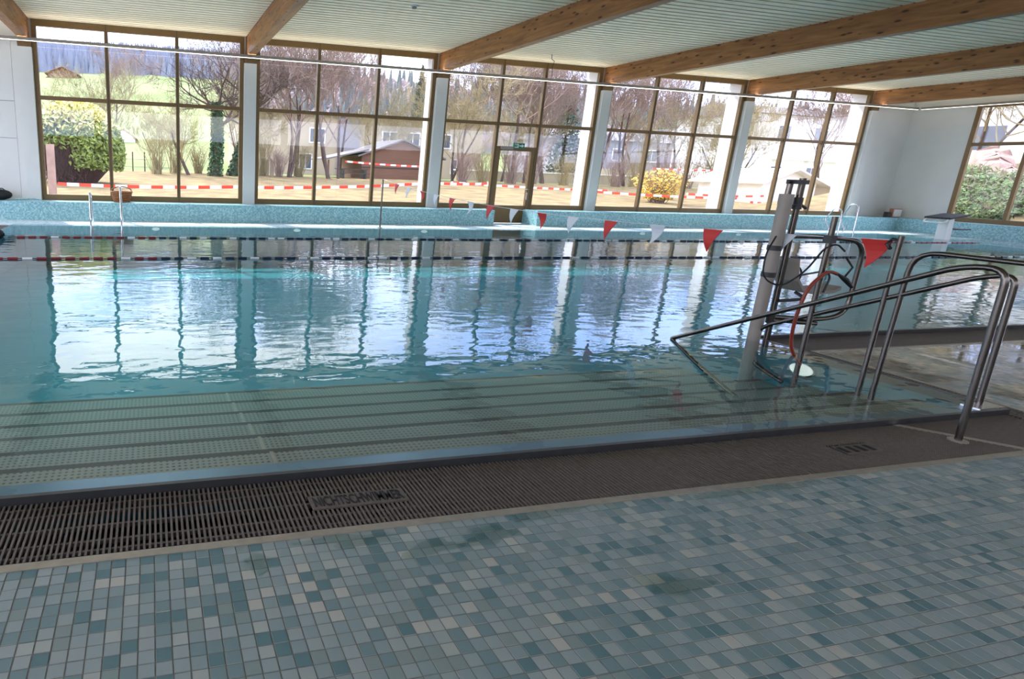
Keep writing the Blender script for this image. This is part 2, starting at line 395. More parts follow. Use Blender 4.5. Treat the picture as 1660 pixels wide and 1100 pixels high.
# tiles: the 300 that show largest are objects, the rest one mesh
cells = []
for i in range(nx0, nx1):
    for j in range(1, 32):
        x0 = TX0+i*PITCHT; y1 = TY0-(j-1)*PITCHT; y0 = y1-PITCHT
        if y0 < .40: continue
        c = px((x0+PITCHT/2, (y0+y1)/2, 0)); vis = c and -8 < c[0] < 1668 and 0 < c[1] < 1108
        cells.append(((c[2] if vis else 99), x0, y0))
cells.sort()
H = .0015
def tile_mb(x, y):
    a, b, c, d = x+H, x+PITCHT-H, y+H, y+PITCHT-H; e = .0012
    return [(a,c,-.003),(b,c,-.003),(b,d,-.003),(a,d,-.003),(a+e,c+e,.0005),(b-e,c+e,.0005),(b-e,d-e,.0005),(a+e,d-e,.0005)]
TF = [(4,5,6,7),(0,1,5,4),(1,2,6,5),(2,3,7,6),(3,0,4,7)]
tme = mesh_of('tile', MB().add(tile_mb(-PITCHT/2, -PITCHT/2), TF), M['tile'])
for w_, x, y in cells[:300]: link('tile', tme, floor, (x+PITCHT/2, y+PITCHT/2, 0))
tf = MB()
for w_, x, y in cells[300:]: tf.add(tile_mb(x, y), TF)
tag(obj('tile_field', tf, M['tile'], floor), kind='stuff')

# ---- deck trim and overflow channel grates
tr = MB(); tr.box(-6.5, 5.60, 1.945, 1.985, -.05, .004); tr.box(5.565, 5.60, 1.985, 3.70, -.05, .004); tr.box(5.565, XR, 3.70, 3.735, -.05, .004)
struct('trim_1', tr, M['trim'], 'pale metal edging strip between deck tiles and overflow grate', 'trim')
ch = MB(); ch.box(-3.3, 5.565, 1.985, NY, -.30, -.13); ch.box(NX+.03, 5.565, NY, 3.735, -.30, -.13); ch.box(NX+.03, XR, 3.735, YN-.03, -.30, -.13)
struct('trim_2', ch, M['channel'], 'dark overflow channel under the grate', 'channel')
gr = thing('overflow_grate', 'dark taupe slatted overflow grate along the near pool edge', 'grate', (1.2, 2.19, -.03))
GP = .0209
gme = mesh_of('slat', MB().hexa([(-.0048,-.195,-.022),(.0048,-.195,-.022),(.0048,.195,-.022),(-.0048,.195,-.022),(-.0045,-.195,0),(.0045,-.195,0),(.0045,.195,0),(-.0045,.195,0)]), M['grate'])
PL = [(.635, 1.075), (3.61, 3.90)]
def slat_spans(x):
    for a, b in PL:
        if a-.01 < x < b+.01: return [(1.992, 2.125), (2.235, 2.385)]
    return [(1.992, 2.385)]
gs = MB(); i = 0; x = -2.9; count = 0
short = {}
while x < 5.36:
    sp = slat_spans(x)
    if -.95 < x < 4.6 and count < 296:
        for a, b in sp:
            L = b-a
            if len(sp) == 1: link('slat', gme, gr, (x, (a+b)/2, 0)); count += 1
            else:
                key = round(L, 3)
                if key not in short:
                    short[key] = mesh_of('slat', MB().hexa([(-.0055,-L/2,-.022),(.0055,-L/2,-.022),(.0055,L/2,-.022),(-.0055,L/2,-.022),(-.0045,-L/2,0),(.0045,-L/2,0),(.0045,L/2,0),(-.0045,L/2,0)]), M['grate'])
                link('slat', short[key], gr, (x, (a+b)/2, 0)); count += 1
    else:
        for a, b in sp: gs.box(x-.005, x+.005, a, b, -.022, 0)
    x += GP
tag(obj('slat_field', gs, M['grate'], gr), kind='stuff')
cr = MB()
for y in (2.03, 2.09, 2.19, 2.29, 2.35): cr.box(-2.9, 5.36, y-.006, y+.006, -.026, -.006)
obj('cross_rib', cr, M['grate'], gr)
def side_grate(x0, x1, y0, y1, along, label):
    g = thing('overflow_grate', label, 'grate', ((x0+x1)/2, (y0+y1)/2, -.03)); mb = MB()
    if along == 'x':
        x = x0
        while x < x1: mb.box(x-.005, x+.005, y0, y1, -.022, 0); x += GP
        mb.box(x0, x1, (y0+y1)/2-.01, (y0+y1)/2+.01, -.026, -.002)
    else:
        y = y0
        while y < y1: mb.box(x0, x1, y-.005, y+.005, -.022, 0); y += GP
        mb.box((x0+x1)/2-.01, (x0+x1)/2+.01, y0, y1, -.026, -.002)
    tag(obj('slat_field', mb, M['grate'], g), kind='stuff')
side_grate(NX+.03, 5.56, 1.99, 3.73, 'y', 'narrow overflow grate along the side of the stair niche')
side_grate(NX+.05, XR, 3.74, YN-.04, 'x', 'overflow grate along the main basin edge beyond the wet deck')
side_grate(XL-.40, XL-.01, 1.99, YF, 'y', 'overflow grate at the left end of the basin')
mj = MB(); mj.hexa([(4.37,2.385,-.004),(4.42,2.385,-.004),(4.80,1.99,-.004),(4.75,1.99,-.004),(4.37,2.385,.002),(4.42,2.385,.002),(4.80,1.99,.002),(4.75,1.99,.002)])
obj('corner_joint', mj, M['trim'], gr)
def text_mesh(txt, w, h, depth, mt, name, parent, loc, plane='xy'):
    cu = bpy.data.curves.new(name, 'FONT'); cu.body = txt; cu.extrude = depth; cu.size = 1; cu.offset = .008
    to = bpy.data.objects.new('tmp_text', cu); col.objects.link(to)
    dg = bpy.context.evaluated_depsgraph_get(); me = bpy.data.meshes.new_from_object(to.evaluated_get(dg)); bpy.data.objects.remove(to)
    xs = [v.co.x for v in me.vertices]; ys = [v.co.y for v in me.vertices]
    for v in me.vertices:
        a = (v.co.x-min(xs))/(max(xs)-min(xs))*w - w/2; b = (v.co.y-min(ys))/(max(ys)-min(ys))*h
        v.co = Vector((a, b, v.co.z)) if plane == 'xy' else Vector((a, -v.co.z, b))
    me.materials.clear(); me.materials.append(mt); me.name = name
    return link(name, me, parent, loc)
def plate(x0, x1, y0, y1, label, txt):
    p = thing('depth_zone_plate', label, 'sign', ((x0+x1)/2, (y0+y1)/2, -.02))
    obj('plate', MB().box(x0, x1, y0, y1, -.0055, .002), M['grate'], p)
    if txt: text_mesh(txt, (x1-x0)*.93, (y1-y0)*.72, .002, M['black'], 'lettering', p, ((x0+x1)/2, y0+(y1-y0)*.17, .0025))
    else:
        for k in range(4):
            a = x0+.03+k*(x1-x0-.04)/4; obj('raised_mark', MB().box(a, a+.03, y0+.015, y1-.015, .002, .004), M['channel'], p)
        obj('raised_edge', MB().box(x0, x0+.012, y0, y1, .002, .004), M['channel'], p)
plate(.635, 1.075, 2.13, 2.23, 'grate plate reading NICHTSCHWIMMER in dark cut-out capitals', 'NICHTSCHWIMMER')
plate(3.61, 3.90, 2.125, 2.215, 'small grate plate with worn dark slanted marks near the handrail', None)

# ---- basin
def wall_box(a, b, c, d): return (a, b, c, d)
bs = MB()
ZF = -.85
bs.box(XL-.02, XR+.02, NY-.1, YF+.02, ZF-.1, ZF)
bs.box(XL-.02, XL, NY, YF, ZF, -.002); bs.box(XR, XR+.3, YN, YF, ZF, -.001); bs.box(XL, XR, YF, YF+.02, ZF, -.001)
bs.box(NX, NX+.03, NY, YN, ZF, -.03); bs.box(NX, XR, YN-.03, YN, ZF, -.03); bs.box(XL, NX, NY-.05, NY, ZF, -.03)
struct('pool_basin', bs, M['basin'], 'pale teal steel basin of the swimming pool', 'pool')
lp = MB(); lp.box(XL, NX+.03, NY-.012, NY+.012, -.06, ZW+.004); lp.box(NX, NX+.025, NY+.012, YN, -.06, ZW+.003); lp.box(NX+.025, XR, YN-.03, YN, -.06, ZW+.003)
struct('trim_3', lp, M['lip'], 'dark steel lip of the basin at water level', 'trim')
fl = MB(); fl.hexa([(XL,NY+.012,-.06),(NX,NY+.012,-.06),(NX,NY+.14,-.07),(XL,NY+.14,-.07),(XL,NY+.012,.024),(NX,NY+.012,.024),(NX,NY+.14,.008),(XL,NY+.14,.008)])
struct('trim_4', fl, M['flange'], 'bluish steel flange just under the water behind the lip', 'trim')
st = thing('pool_steps', 'wide studded steel steps going down into the water', 'steps', (1.2, NY, ZF), kind='structure')
SR, ST = .085, .375; y = NY+.14; nos = [2.85, 3.21, 3.58, 3.96, 4.36, 4.78]
for k, yn in enumerate(nos):
    zt = -.02 - SR*(k+1) + .03
    t_ = MB(); t_.box(XL, NX, y, yn-.04, ZF, zt)
    to = obj('tread', t_, M['stud'], st)
    n_ = MB(); n_.box(XL, NX, yn-.04, yn, ZF, zt+.001); obj('nosing', n_, M['nosing'], to)
    y = yn
sj = MB()
for k, (ya, yb) in enumerate(zip([NY+.14]+nos[:-1], nos)): sj.box(.58, .60, ya, yb-.03, ZF, -.02-SR*(k+1)+.032)
obj('seam', sj, M['trim'], st)
# water body
wt = MB(); e = .004
P = [(XL-e, NY+.001), (NX-.001, NY+.001), (NX-.001, YN-.0), (XR+e, YN-.0), (XR+e, YF+e), (XL-e, YF+e)]
n = len(P); wt.add([(a,b,ZF-.03) for a,b in P]+[(a,b,ZW) for a,b in P], [tuple(range(n))[::-1], tuple(range(n, 2*n))]+[(i,(i+1)%n,(i+1)%n+n,i+n) for i in range(n)])
tag(obj('pool_water', wt, M['water']), 'clear rippled pool water reflecting the windows', 'water', kind='structure')

# ---- ledge (mosaic bench) along the window wall and the right wall
def ledge(name, a, b, c, d, label):
    mb = MB(); mb.box(a, b, c, d, 0, LEDGE_Z); struct(name, mb, M['mosaic'], label, 'ledge')
ledge('trim_5', -6.5, 9.43, LEDGE_Y, YW, 'teal mosaic ledge under the windows left of the door')
ledge('trim_6', 10.82, RX, LEDGE_Y, YW, 'teal mosaic ledge under the windows right of the door')
ledge('trim_7', 24.95, RX, -4, LEDGE_Y, 'teal mosaic ledge under the end wall windows')

# ---- columns, fins, walls
for i, c in enumerate(COLX):
    if i == 0: nm = 'white column at the left end of the window wall'
    elif i == 5: nm = 'white column beside the end wall corner'
    else: nm = ['', 'first', 'second', 'third', 'fourth'][i] + ' free white column between window bays from the left'
    o = link('column', None, None, (c, YW-.1, LEDGE_Z)); tag(o, nm, 'column', kind='structure')
    obj('shaft', MB().box(c-.155, c+.155, YW-.16, YW+.06, LEDGE_Z, 3.90), M['white'], o)
    obj('bearing_block', MB().box(c-.15, c+.15, YW-.12, YW+.06, 3.90, ZB), M['brown'], o)
    obj('outer_fin', MB().box(c-.16, c+.16, YW+.08, YW+.55, -.3, 4.9), M['fin'], o)
    if i > 0: obj('cover_strip', MB().box(c-.15, c-.11, YW-.06, YW+.06, ZB, ZC), M['greyplastic'], o)
wb = MB(); wb.box(-6.5, COLX[0]-.155, YW+.02, YW+.10, 0, ZC)
wall = struct('wall_back', wb, M['white'], 'white panelled end of the window wall at the left', 'wall')
for a, b in ((LEDGE_Z, 1.86), (1.872, 2.70), (2.712, 4.05)):
    for x0, x1 in ((-6.5, -4.9), (-4.89, -3.08)): obj('panel', MB().box(x0, x1-.01, YW-.03, YW+.02, a, b), M['white'], wall)
obj('panel', MB().box(-3.075, COLX[0]-.157, YW-.07, YW+.02, LEDGE_Z, 4.02), M['white'], wall)
wr = MB(); wr.box(COLX[5]+.155, RX+.1, YW+.0, YW+.10, 0, ZC)
struct('wall_corner', wr, M['white'], 'plain white wall piece between last window and corner', 'wall')
w2 = MB(); w2.box(RX, RX+.1, 14.15, YW, 0, ZC); w2.box(RX, RX+.1, -4, 14.15, 0, .43); w2.box(RX, RX+.1, -4, 14.15, ZB, ZC)
for y in (8.6, 3.2, -2.2): w2.box(RX, RX+.1, y-.15, y+.15, .43, ZB)
struct('wall_right', w2, M['white'], 'white end wall with window openings beyond the pool', 'wall')
w3 = MB(); w3.box(-6.6, -6.5, -4, YW, 0, .8); w3.box(-6.6, -6.5, -4, YW, 3.9, ZC)  # wide openings added here to let sky light into the hall
for y in (-4, .8, 5.6, 10.4, 15.5): w3.box(-6.6, -6.5, y, y+.4, .8, 3.9)
struct('wall_left', w3, M['white'], 'unseen left wall of the hall with openings added for daylight', 'wall')
w4 = MB(); w4.box(-6.5, RX, -4.1, -4, 0, 2.7); w4.box(-6.5, RX, -4.1, -4, 4.1, ZC)  # high openings added behind the camera, sill set for indoor brightness
for c in COLX: w4.box(c-.2, c+.2, -4.1, -4, 2.7, 4.1)
struct('wall_front', w4, M['white'], 'unseen wall behind the viewer with openings added for daylight', 'wall')
pb = MB()  # glass for the added openings behind the camera
for a, b in zip(COLX, COLX[1:]): pb.box(a+.2, b-.2, -4.05, -4.042, 2.7, 4.1)
struct('window_9', pb, M['pane'], 'panes in the daylight openings added behind the viewer', 'window')

# ---- ceiling
cl = MB(); cl.box(-6.6, RX+.5, -4.1, YW+.75, ZC+.02, ZC+.35)
ceil_ = struct('ceiling', cl, M['soffit'], 'ceiling of narrow cream boards between timber beams', 'ceiling')
BP = .19
cf = MB(); edges = [(-6.5, COLX[0]-.11)] + [(a+.11, b-.11) for a, b in zip(COLX, COLX[1:])] + [(COLX[5]+.11, RX)]
for bi, (a, b) in enumerate(edges):
    bme = None; y = YW-.02
    while y > -4:
        y0 = y-BP+.045
        if 1 <= bi <= 5 and y > 7.45:
            if bme is None: bme = mesh_of('ceiling_board', MB().box(-(b-a)/2, (b-a)/2, 0, BP-.045, 0, .02), M['cream'])
            link('ceiling_board', bme, ceil_, ((a+b)/2, y0, ZC))
        else: cf.box(a, b, y0, y, ZC, ZC+.02)
        y -= BP
tag(obj('ceiling_board_field', cf, M['cream'], ceil_), kind='stuff')
ordn = ['first', 'second', 'third', 'fourth', 'fifth', 'sixth']
for i, c in enumerate(COLX):
    struct('ceiling_beam', MB().box(c-.1, c+.1, -4, YW-.02, ZB, ZC+.005), M['beam'], 'knotty brown glulam ceiling beam, %s from the left' % ordn[i], 'beam')

# ---- windows
def bay(idx, xa, xb, label, door=False):
    w = link('window_%d' % idx, None, None, ((xa+xb)/2, YW, LEDGE_Z)); tag(w, label, 'window', kind='structure')
    y0, y1 = YW-.05, YW+.05; z0, z1 = LEDGE_Z, ZC; s = .105
    mx = [xa+(xb-xa)*k/3 for k in (1, 2)]
    if door: mx = [9.66, 11.02]
    zt0, zt1 = 2.775, 2.865; zs = .565
    for a in (xa, xb-s): obj('jamb', MB().box(a, a+s, y0, y1, z0, z1), M['brown'], w)
    obj('head', MB().box(xa+s, xb-s, y0, y1, 4.385, z1), M['brown'], w)
    gx = [xa+s] + mx + [xb-s]
    for k, a in enumerate(mx):
        mo = obj('mullion', MB().box(a-.042, a+.042, y0-.01, y1, 0 if door else z0, 4.385), M['brown'], w)
        obj('joint_strip', MB().box(a-.006, a+.006, y0-.015, y0-.01, 0 if door else z0, z1), M['dark'], mo)
    for k in range(3):
        a = gx[k] + (.042 if k else 0); b = gx[k+1] - (.042 if k < 2 else 0)
        obj('transom', MB().box(a, b, y0+.005, y1-.005, zt0, zt1), M['brown'], w)
        obj('pane', MB().box(a-.005, b+.005, YW+.006, YW+.014, zt1-.005, 4.39), M['pane'], w)
        if door and k == 1:
            obj('pane', MB().box(a-.005, b+.005, YW+.006, YW+.014, 2.20, zt0+.005), M['pane'], w)
            continue
        obj('sill_rail', MB().box(a, b, y0, y1, z0, zs), M['brown'], w)
        obj('pane', MB().box(a-.005, b+.005, YW+.006, YW+.014, zs-.005, zt0+.005), M['pane'], w)
    return w
lab = ['bronze-framed six-pane window in the leftmost bay, hedge outside', 'bronze-framed six-pane window with wooden shed outside', 'bronze-framed window bay that holds the glazed exit door',
       'bronze-framed six-pane window with yellow bush outside', 'bronze-framed six-pane window with white garden shed outside']
for i in range(5): bay(i+1, COLX[i]+.155, COLX[i+1]-.155, lab[i], door=(i == 2))
# door
d = link('door_1', None, None, (10.34, YW, 0)); tag(d, 'glazed bronze exit door in the window wall', 'door', kind='structure')
da, db = 9.70, 10.98
obj('door_head', MB().box(da, db, YW-.05, YW+.05, 2.09, 2.21), M['brown'], d)
for a in (da, db-.13): obj('stile', MB().box(a, a+.13, YW-.045, YW+.045, .02, 2.09), M['brown'], d)
obj('lower_panel', MB().box(da+.13, db-.13, YW-.03, YW+.03, .02, .53), M['brown'], d)
obj('pane', MB().box(da+.125, db-.125, YW+.004, YW+.012, .525, 2.095), M['pane'], d)
obj('door_handle', MB().tube([(10.86,YW-.05,1.02),(10.86,YW-.11,1.02),(10.74,YW-.11,1.02)], .011, 6).box(10.845,10.885,YW-.056,YW-.045,.70,.92), M['chrome'], d)
obj('door_closer', MB().box(9.82, 10.20, YW-.12, YW-.05, 2.125, 2.20).box(9.86, 10.30, YW-.10, YW-.085, 2.09, 2.105), M['greyplastic'], d)
# end wall windows; the two nearer bays are unseen, added for light
for wi, (ya, yb) in enumerate(((8.75, 14.15), (3.35, 8.45), (-2.05, 3.05))):
    w = link('window_%d' % (6+wi), None, None, (RX, (ya+yb)/2, LEDGE_Z)); tag(w, ['bronze-framed window in the end wall by the starting block', 'unseen bronze-framed window in the end wall, middle bay added for light', 'unseen bronze-framed window in the end wall, nearest bay added for light'][wi], 'window', kind='structure')
    x0, x1 = RX-.04, RX+.06
    for a in (ya, yb-.12): obj('jamb', MB().box(x0, x1, a, a+.12, LEDGE_Z, ZB), M['brown'], w)
    obj('sill_rail', MB().box(x0, x1, ya+.12, yb-.12, LEDGE_Z, .57), M['brown'], w); obj('head', MB().box(x0, x1, ya+.12, yb-.12, ZB-.12, ZB), M['brown'], w)
    ys = [yb-.12 - (yb-ya-.24)*k/4 for k in range(5)]
    for k in range(4):
        if k: obj('mullion', MB().box(x0, x1, ys[k]-.045, ys[k]+.045, .57, ZB-.12), M['brown'], w)
        a, b = ys[k+1]+(.045 if k < 3 else 0), ys[k]-(.045 if k else 0)
        obj('transom', MB().box(x0+.005, x1-.005, a, b, 2.80, 2.90), M['brown'], w)
        obj('pane', MB().box(RX+.006, RX+.014, a-.005, b+.005, 2.895, ZB-.115), M['pane'], w); obj('pane', MB().box(RX+.006, RX+.014, a-.005, b+.005, .565, 2.805), M['pane'], w)

# ---- light rails under the beams
def rail_light(a, b, label, loc):
    t_ = thing('light_rail', label, 'light', loc)
    (x0, y0), (x1, y1) = a, b
    h = MB(); a_, b_, c_, d_ = min(x0,x1)-.03, max(x0,x1)+.03, min(y0,y1)-.03, max(y0,y1)+.03; h.box(a_, b_, c_, d_, 4.0, 4.04); h.box(a_, a_+.008, c_, d_, 4.04, 4.065); h.box(b_-.008, b_, c_, d_, 4.04, 4.065); h.box(a_, b_, c_, c_+.008, 4.04, 4.065); h.box(a_, b_, d_-.008, d_, 4.04, 4.065); obj('housing', h, M['greyplastic'], t_)
    s_ = MB(); s_.box(min(x0,x1)-.022, max(x0,x1)+.022, min(y0,y1)-.022, max(y0,y1)+.022, 3.992, 4.0); obj('diffuser', s_, M['led'], t_)
    s_ = MB(); s_.box(min(x0,x1)-.022, max(x0,x1)+.022, min(y0,y1)-.022, max(y0,y1)+.022, 4.04, 4.045); obj('added_uplight_diffuser', s_, M['added_uplight'], t_)  # added upward-glowing strip, sunk behind the housing rim, to light the ceiling
rail_light((-6.4, 15.5), (25.1, 15.5), 'long thin light rail running along the window wall under the beams', (9.4, 15.5, 3.99))
rail_light((25.17, -3.9), (25.17, 15.4), 'thin light rail running along the end wall towards the viewer', (25.17, 6, 3.99))

# ================================================================ OUTSIDE
def gz(X, Y):
    if Y < 17: z = -.06
    elif Y < 42: z = -.06 + .034*(Y-17)
    else: z = .79
    if Y > 62:
        sd = min(1, max(0, (X-.13*Y)/60))
        z += (min(Y, 150)-62)*(.043+.09*sd) + max(0, min(Y, 285+(1-sd)*400)-150)*.192
        z += 3*math.sin(X*.013+1)*min(1, (Y-62)/200)
    if X > 26.5 and Y < 26.5: z = max(z, min(3.0, (X-26.5)*.17)*min(1, max(0, (26.5-Y)/3)))
    return z
gxs = [-420, -300, -200, -140, -100, -70, -50, -35, -25, -18, -12, -8, -4, 0, 4, 8, 12, 16, 20, 24, 26, 28, 31, 34, 38, 42, 46, 52, 60, 70, 85, 100, 125, 150, 190, 240, 300, 380, 480, 600]
gys = [-30, -15, -5, 5, 12, 16.4, 17, 19, 21, 23, 26, 30, 34, 38, 42, 46, 52, 58, 62, 70, 85, 100, 130, 160, 200, 250, 300, 360, 430, 500, 560, 620, 700]
gm = MB(); nxg = len(gxs)
inside = lambda i, j: gxs[i] >= -8 and gxs[i+1] <= 26 and gys[j] >= -5 and gys[j+1] <= 16.5
gm.add([(X, Y, gz(X, Y) if not (-8 <= X <= 26 and Y <= 16.5) else -1.6) for Y in gys for X in gxs],
       [(j*nxg+i, j*nxg+i+1, (j+1)*nxg+i+1, (j+1)*nxg+i) for j in range(len(gys)-1) for i in range(nxg-1)], 0, True)
struct('ground', gm, M['ground'], 'dry lawn outside rising to green meadow and wooded hills', 'ground')

tm = MB(); tm.box(-14, 40, 16.5, 22.5, -.3, -.02); tm.box(26, 29, -12, 16.5, -.3, -.03); tm.box(-14, -6.7, -12, 16.5, -.3, -.03); tm.box(-14, 29, -14, -4.2, -.3, -.03)  # unseen slabs added outside to bounce sunlight through the windows
struct('bounce_terrace', tm, M['bouncepaving'], 'unseen pale apron added around the hall to bounce daylight in', 'bounce_terrace')
# distant forest
ff = MB()
def cone(mb, x, y, z, h, r, n=5, mi=0):
    vs = [(x+r*math.cos(6.283*k/n), y+r*math.sin(6.283*k/n), z) for k in range(n)] + [(x, y, z+h)]
    mb.add(vs, [(k, (k+1) % n, n) for k in range(n)], mi)
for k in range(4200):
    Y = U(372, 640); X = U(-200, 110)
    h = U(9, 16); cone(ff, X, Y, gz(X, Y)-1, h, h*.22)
tag(obj('conifer_forest', ff, M['farforest']), 'haze-tinted blue conifer forest covering the distant hill', 'forest', kind='stuff')
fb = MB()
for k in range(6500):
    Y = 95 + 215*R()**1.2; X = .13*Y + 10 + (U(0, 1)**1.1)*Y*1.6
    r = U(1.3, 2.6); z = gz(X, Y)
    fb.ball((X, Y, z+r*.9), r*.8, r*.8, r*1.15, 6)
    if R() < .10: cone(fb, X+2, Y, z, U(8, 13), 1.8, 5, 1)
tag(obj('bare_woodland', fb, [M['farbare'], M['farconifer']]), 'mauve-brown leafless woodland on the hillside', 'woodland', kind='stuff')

# houses
def window_part(b, x0, x1, z0, z1, y, fr='whiteplastic'):
    w = obj('window', MB().box(x0, x1, y-.08, y+.02, z0, z1), M[fr], b)
    obj('pane', MB().box(x0+.12, (x0+x1)/2-.05, y-.10, y-.08, z0+.12, z1-.12).box((x0+x1)/2+.05, x1-.12, y-.10, y-.08, z0+.12, z1-.12), M['glassdark'], w)
b = thing('apartment_building', 'cream two-storey apartment block behind the bare trees', 'building', (22, 60, .7))
obj('wall', MB().box(9, 35, 60, 72, .5, 6.6), M['gold'], b); obj('roof', MB().box(8.6, 35.4, 59.6, 72.4, 6.6, 6.9), M['roofgrey'], b)
obj('stair_panel', MB().box(18.6, 21.0, 59.85, 60, .6, 6.5), M['lilac'], b)
for x in (15.6, 23.4, 26.0, 29.6): window_part(b, x, x+1.7, 3.9, 5.4, 60)
for x in (14.6, 23.2, 27.4, 31.5): window_part(b, x, x+1.4, 1.3, 2.9, 60)
b = thing('house', 'pale grey long house behind shrubs beyond the fourth window', 'house', (66, 62, .7))
obj('wall', MB().box(48, 78, 65, 75, .3, 6.0), M['lilac'], b); obj('plinth', MB().box(47.9, 78.1, 64.8, 65, .3, 2.6), M['gold'], b)
obj('roof', MB().hexa([(47.5,64.5,6.0),(78.5,64.5,6.0),(78.5,75.5,6.0),(47.5,75.5,6.0),(47.5,69.5,7.6),(78.5,69.5,7.6),(78.5,70.5,7.6),(47.5,70.5,7.6)]), M['roofgrey'], b)
for x in (51, 56, 61, 67, 72): window_part(b, x, x+1.8, 3.6, 5.1, 65)
b = thing('house', 'white two-storey house with a low roof behind the garden shed', 'house', (74, 56, 1))
obj('wall', MB().box(62, 84, 52, 62, .5, 8.6), M['fin'], b); obj('balcony', MB().box(64, 80, 51.2, 52, 4.0, 4.9), M['fin'], b)
obj('roof', MB().hexa([(61.4,51.4,8.6),(84.6,51.4,8.6),(84.6,62.6,8.6),(61.4,62.6,8.6),(61.4,56.5,10),(84.6,56.5,10),(84.6,57.5,10),(61.4,57.5,10)]), M['roofgrey'], b)
for x in (65, 70, 76): window_part(b, x, x+1.8, 6.0, 7.6, 52)
for x in (65, 70, 76): window_part(b, x, x+1.6, 1.8, 3.4, 52)
def gable(name, label, x0, x1, y0, y1, z0, zh, zr, wm, rm, cat='house', over=.5):
    b = thing(name, label, cat, ((x0+x1)/2, (y0+y1)/2, z0)); xm = (x0+x1)/2
    mb = MB(); mb.box(x0, x1, y0, y1, z0, zh)
    mb.add([(x0,y0,zh),(x1,y0,zh),(xm,y0,zr),(x0,y1,zh),(x1,y1,zh),(xm,y1,zr)], [(0,1,2),(5,4,3)])
    obj('wall', mb, M[wm], b)
    for s, xe in ((-1, x0-over), (1, x1+over)):
        k = (zr-zh)/((x1-x0)/2); ze = zr-k*abs(xe-xm)
        mb = MB(); t_ = .12
        mb.hexa([(xm,y0-over,zr),(xe,y0-over,ze),(xe,y1+over,ze),(xm,y1+over,zr),(xm,y0-over,zr+t_),(xe,y0-over,ze+t_),(xe,y1+over,ze+t_),(xm,y1+over,zr+t_)]); obj('roof_slope', mb, M[rm], b)
    return b
b = gable('farmhouse', 'far farmhouse with red roof on the hill meadow', -49, -35, 335, 347, gz(-42,340)-2, gz(-42,340)+1.2, gz(-42,340)+4.2, 'shedwood', 'rooftile', over=1.5)
b = gable('farmhouse', 'small white farmhouse with pale red roof in the valley', -8.2, -3.2, 140, 150, gz(-6,145)-.5, gz(-6,145)+1.3, gz(-6,145)+3.0, 'fin', 'rooftile', over=.5)
b = gable('wooden_shed', 'brown wooden shed with shallow gable roof beyond the second window', 16.0, 22.6, 45, 50, .5, 2.55, 3.75, 'shedwood', 'roofgrey', 'shed', .4)
for k in range(11): obj('plank', MB().box(16.02, 22.58, 44.96, 45, .55+k*.18, .72+k*.18), M['shedwood'], b)
obj('band', MB().box(15.9, 22.7, 44.9, 45, 1.62, 1.68), M['dark'], b)
b = thing('lean_to', 'open grey-roofed lean-to beside the wooden shed', 'shelter', (14.6, 46, .6))
obj('roof', MB().hexa([(13.0,44.5,2.1),(16.4,44.5,2.9),(16.4,49,2.9),(13.0,49,2.1),(13.0,44.5,2.2),(16.4,44.5,3.0),(16.4,49,3.0),(13.0,49,2.2)]), M['roofgrey'], b)
for x, y in ((13.2,44.7),(13.2,48.7)): obj('post', MB().box(x, x+.12, y, y+.12, .5, 2.1), M['shedwood'], b)
b = thing('picnic_bench', 'dark picnic bench under the trees by the shed', 'bench', (14.2, 42.5, .75))
obj('table_top', MB().box(13.2, 15.6, 42.2, 42.9, 1.42, 1.48), M['dark'], b); obj('seat', MB().box(13.2, 15.6, 41.7, 41.95, 1.12, 1.17), M['dark'], b)
for x in (13.5, 15.2): obj('leg', MB().box(x, x+.12, 41.8, 42.8, .75, 1.42), M['dark'], b)
b = thing('garden_shed', 'white garden shed with corrugated roof beyond the fifth window', 'shed', (37, 29, 0))
GX0, GX1, GM, GY0, GY1 = 34.0, 38.0, 35.9, 27.4, 31.5
mb = MB(); mb.box(GX0, GX1, GY0, GY1, 0, 1.62); mb.add([(GX0,GY0,1.62),(GX1,GY0,1.62),(GM,GY0,2.22),(GX0,GY1,1.62),(GX1,GY1,1.62),(GM,GY1,2.22)], [(0,1,2),(5,4,3)]); obj('wall', mb, M['fin'], b)
for k in range(9): obj('board', MB().box(GX0+.02+k*.44, GX0+.44+k*.44, GY0-.03, GY0, .05, 1.6), M['fin'], b)
for s, xe in ((-1, GX0-.5), (1, GX1+.6)):
    zz = 2.25-.33*abs(xe-GM); y = GY0-.5; mb = MB()
    while y < GY1+.3:
        mb.hexa([(GM,y,2.28),(xe,y,zz),(xe,y+.14,zz),(GM,y+.14,2.28),(GM,y,2.33),(xe,y,zz+.05),(xe,y+.14,zz+.05),(GM,y+.14,2.33)]); y += .2
    mb.hexa([(GM,GY0-.5,2.24),(xe,GY0-.5,zz-.04),(xe,GY1+.3,zz-.04),(GM,GY1+.3,2.24),(GM,GY0-.5,2.29),(xe,GY0-.5,zz+.01),(xe,GY1+.3,zz+.01),(GM,GY1+.3,2.29)])
    obj('roof_slope', mb, M['whiteplastic'], b)
obj('annex_wall', MB().box(38.0, 43.0, 28.5, 31.5, 0, 1.5), M['gold'], b)
mb = MB(); x = 38.0
while x < 43.3: mb.box(x, x+.14, 28.1, 31.8, 1.56, 1.62); x += .22
mb.box(38.0, 43.4, 28.1, 31.8, 1.5, 1.57); obj('annex_roof', mb, M['whiteplastic'], b)
b = thing('garden_wall', 'low pale retaining wall behind the shrubs', 'wall', (40, 52, .7)); obj('wall', MB().box(28, 60, 52, 52.4, .5, 1.7), M['gold'], b); obj('coping', MB().box(27.9, 60.1, 51.9, 52.5, 1.7, 1.8), M['fin'], b)
b = thing('house', 'white house seen through the end wall window', 'house', (52, 14, 1))
obj('wall', MB().box(50, 60, 2, 30, .5, 7.0), M['fin'], b)
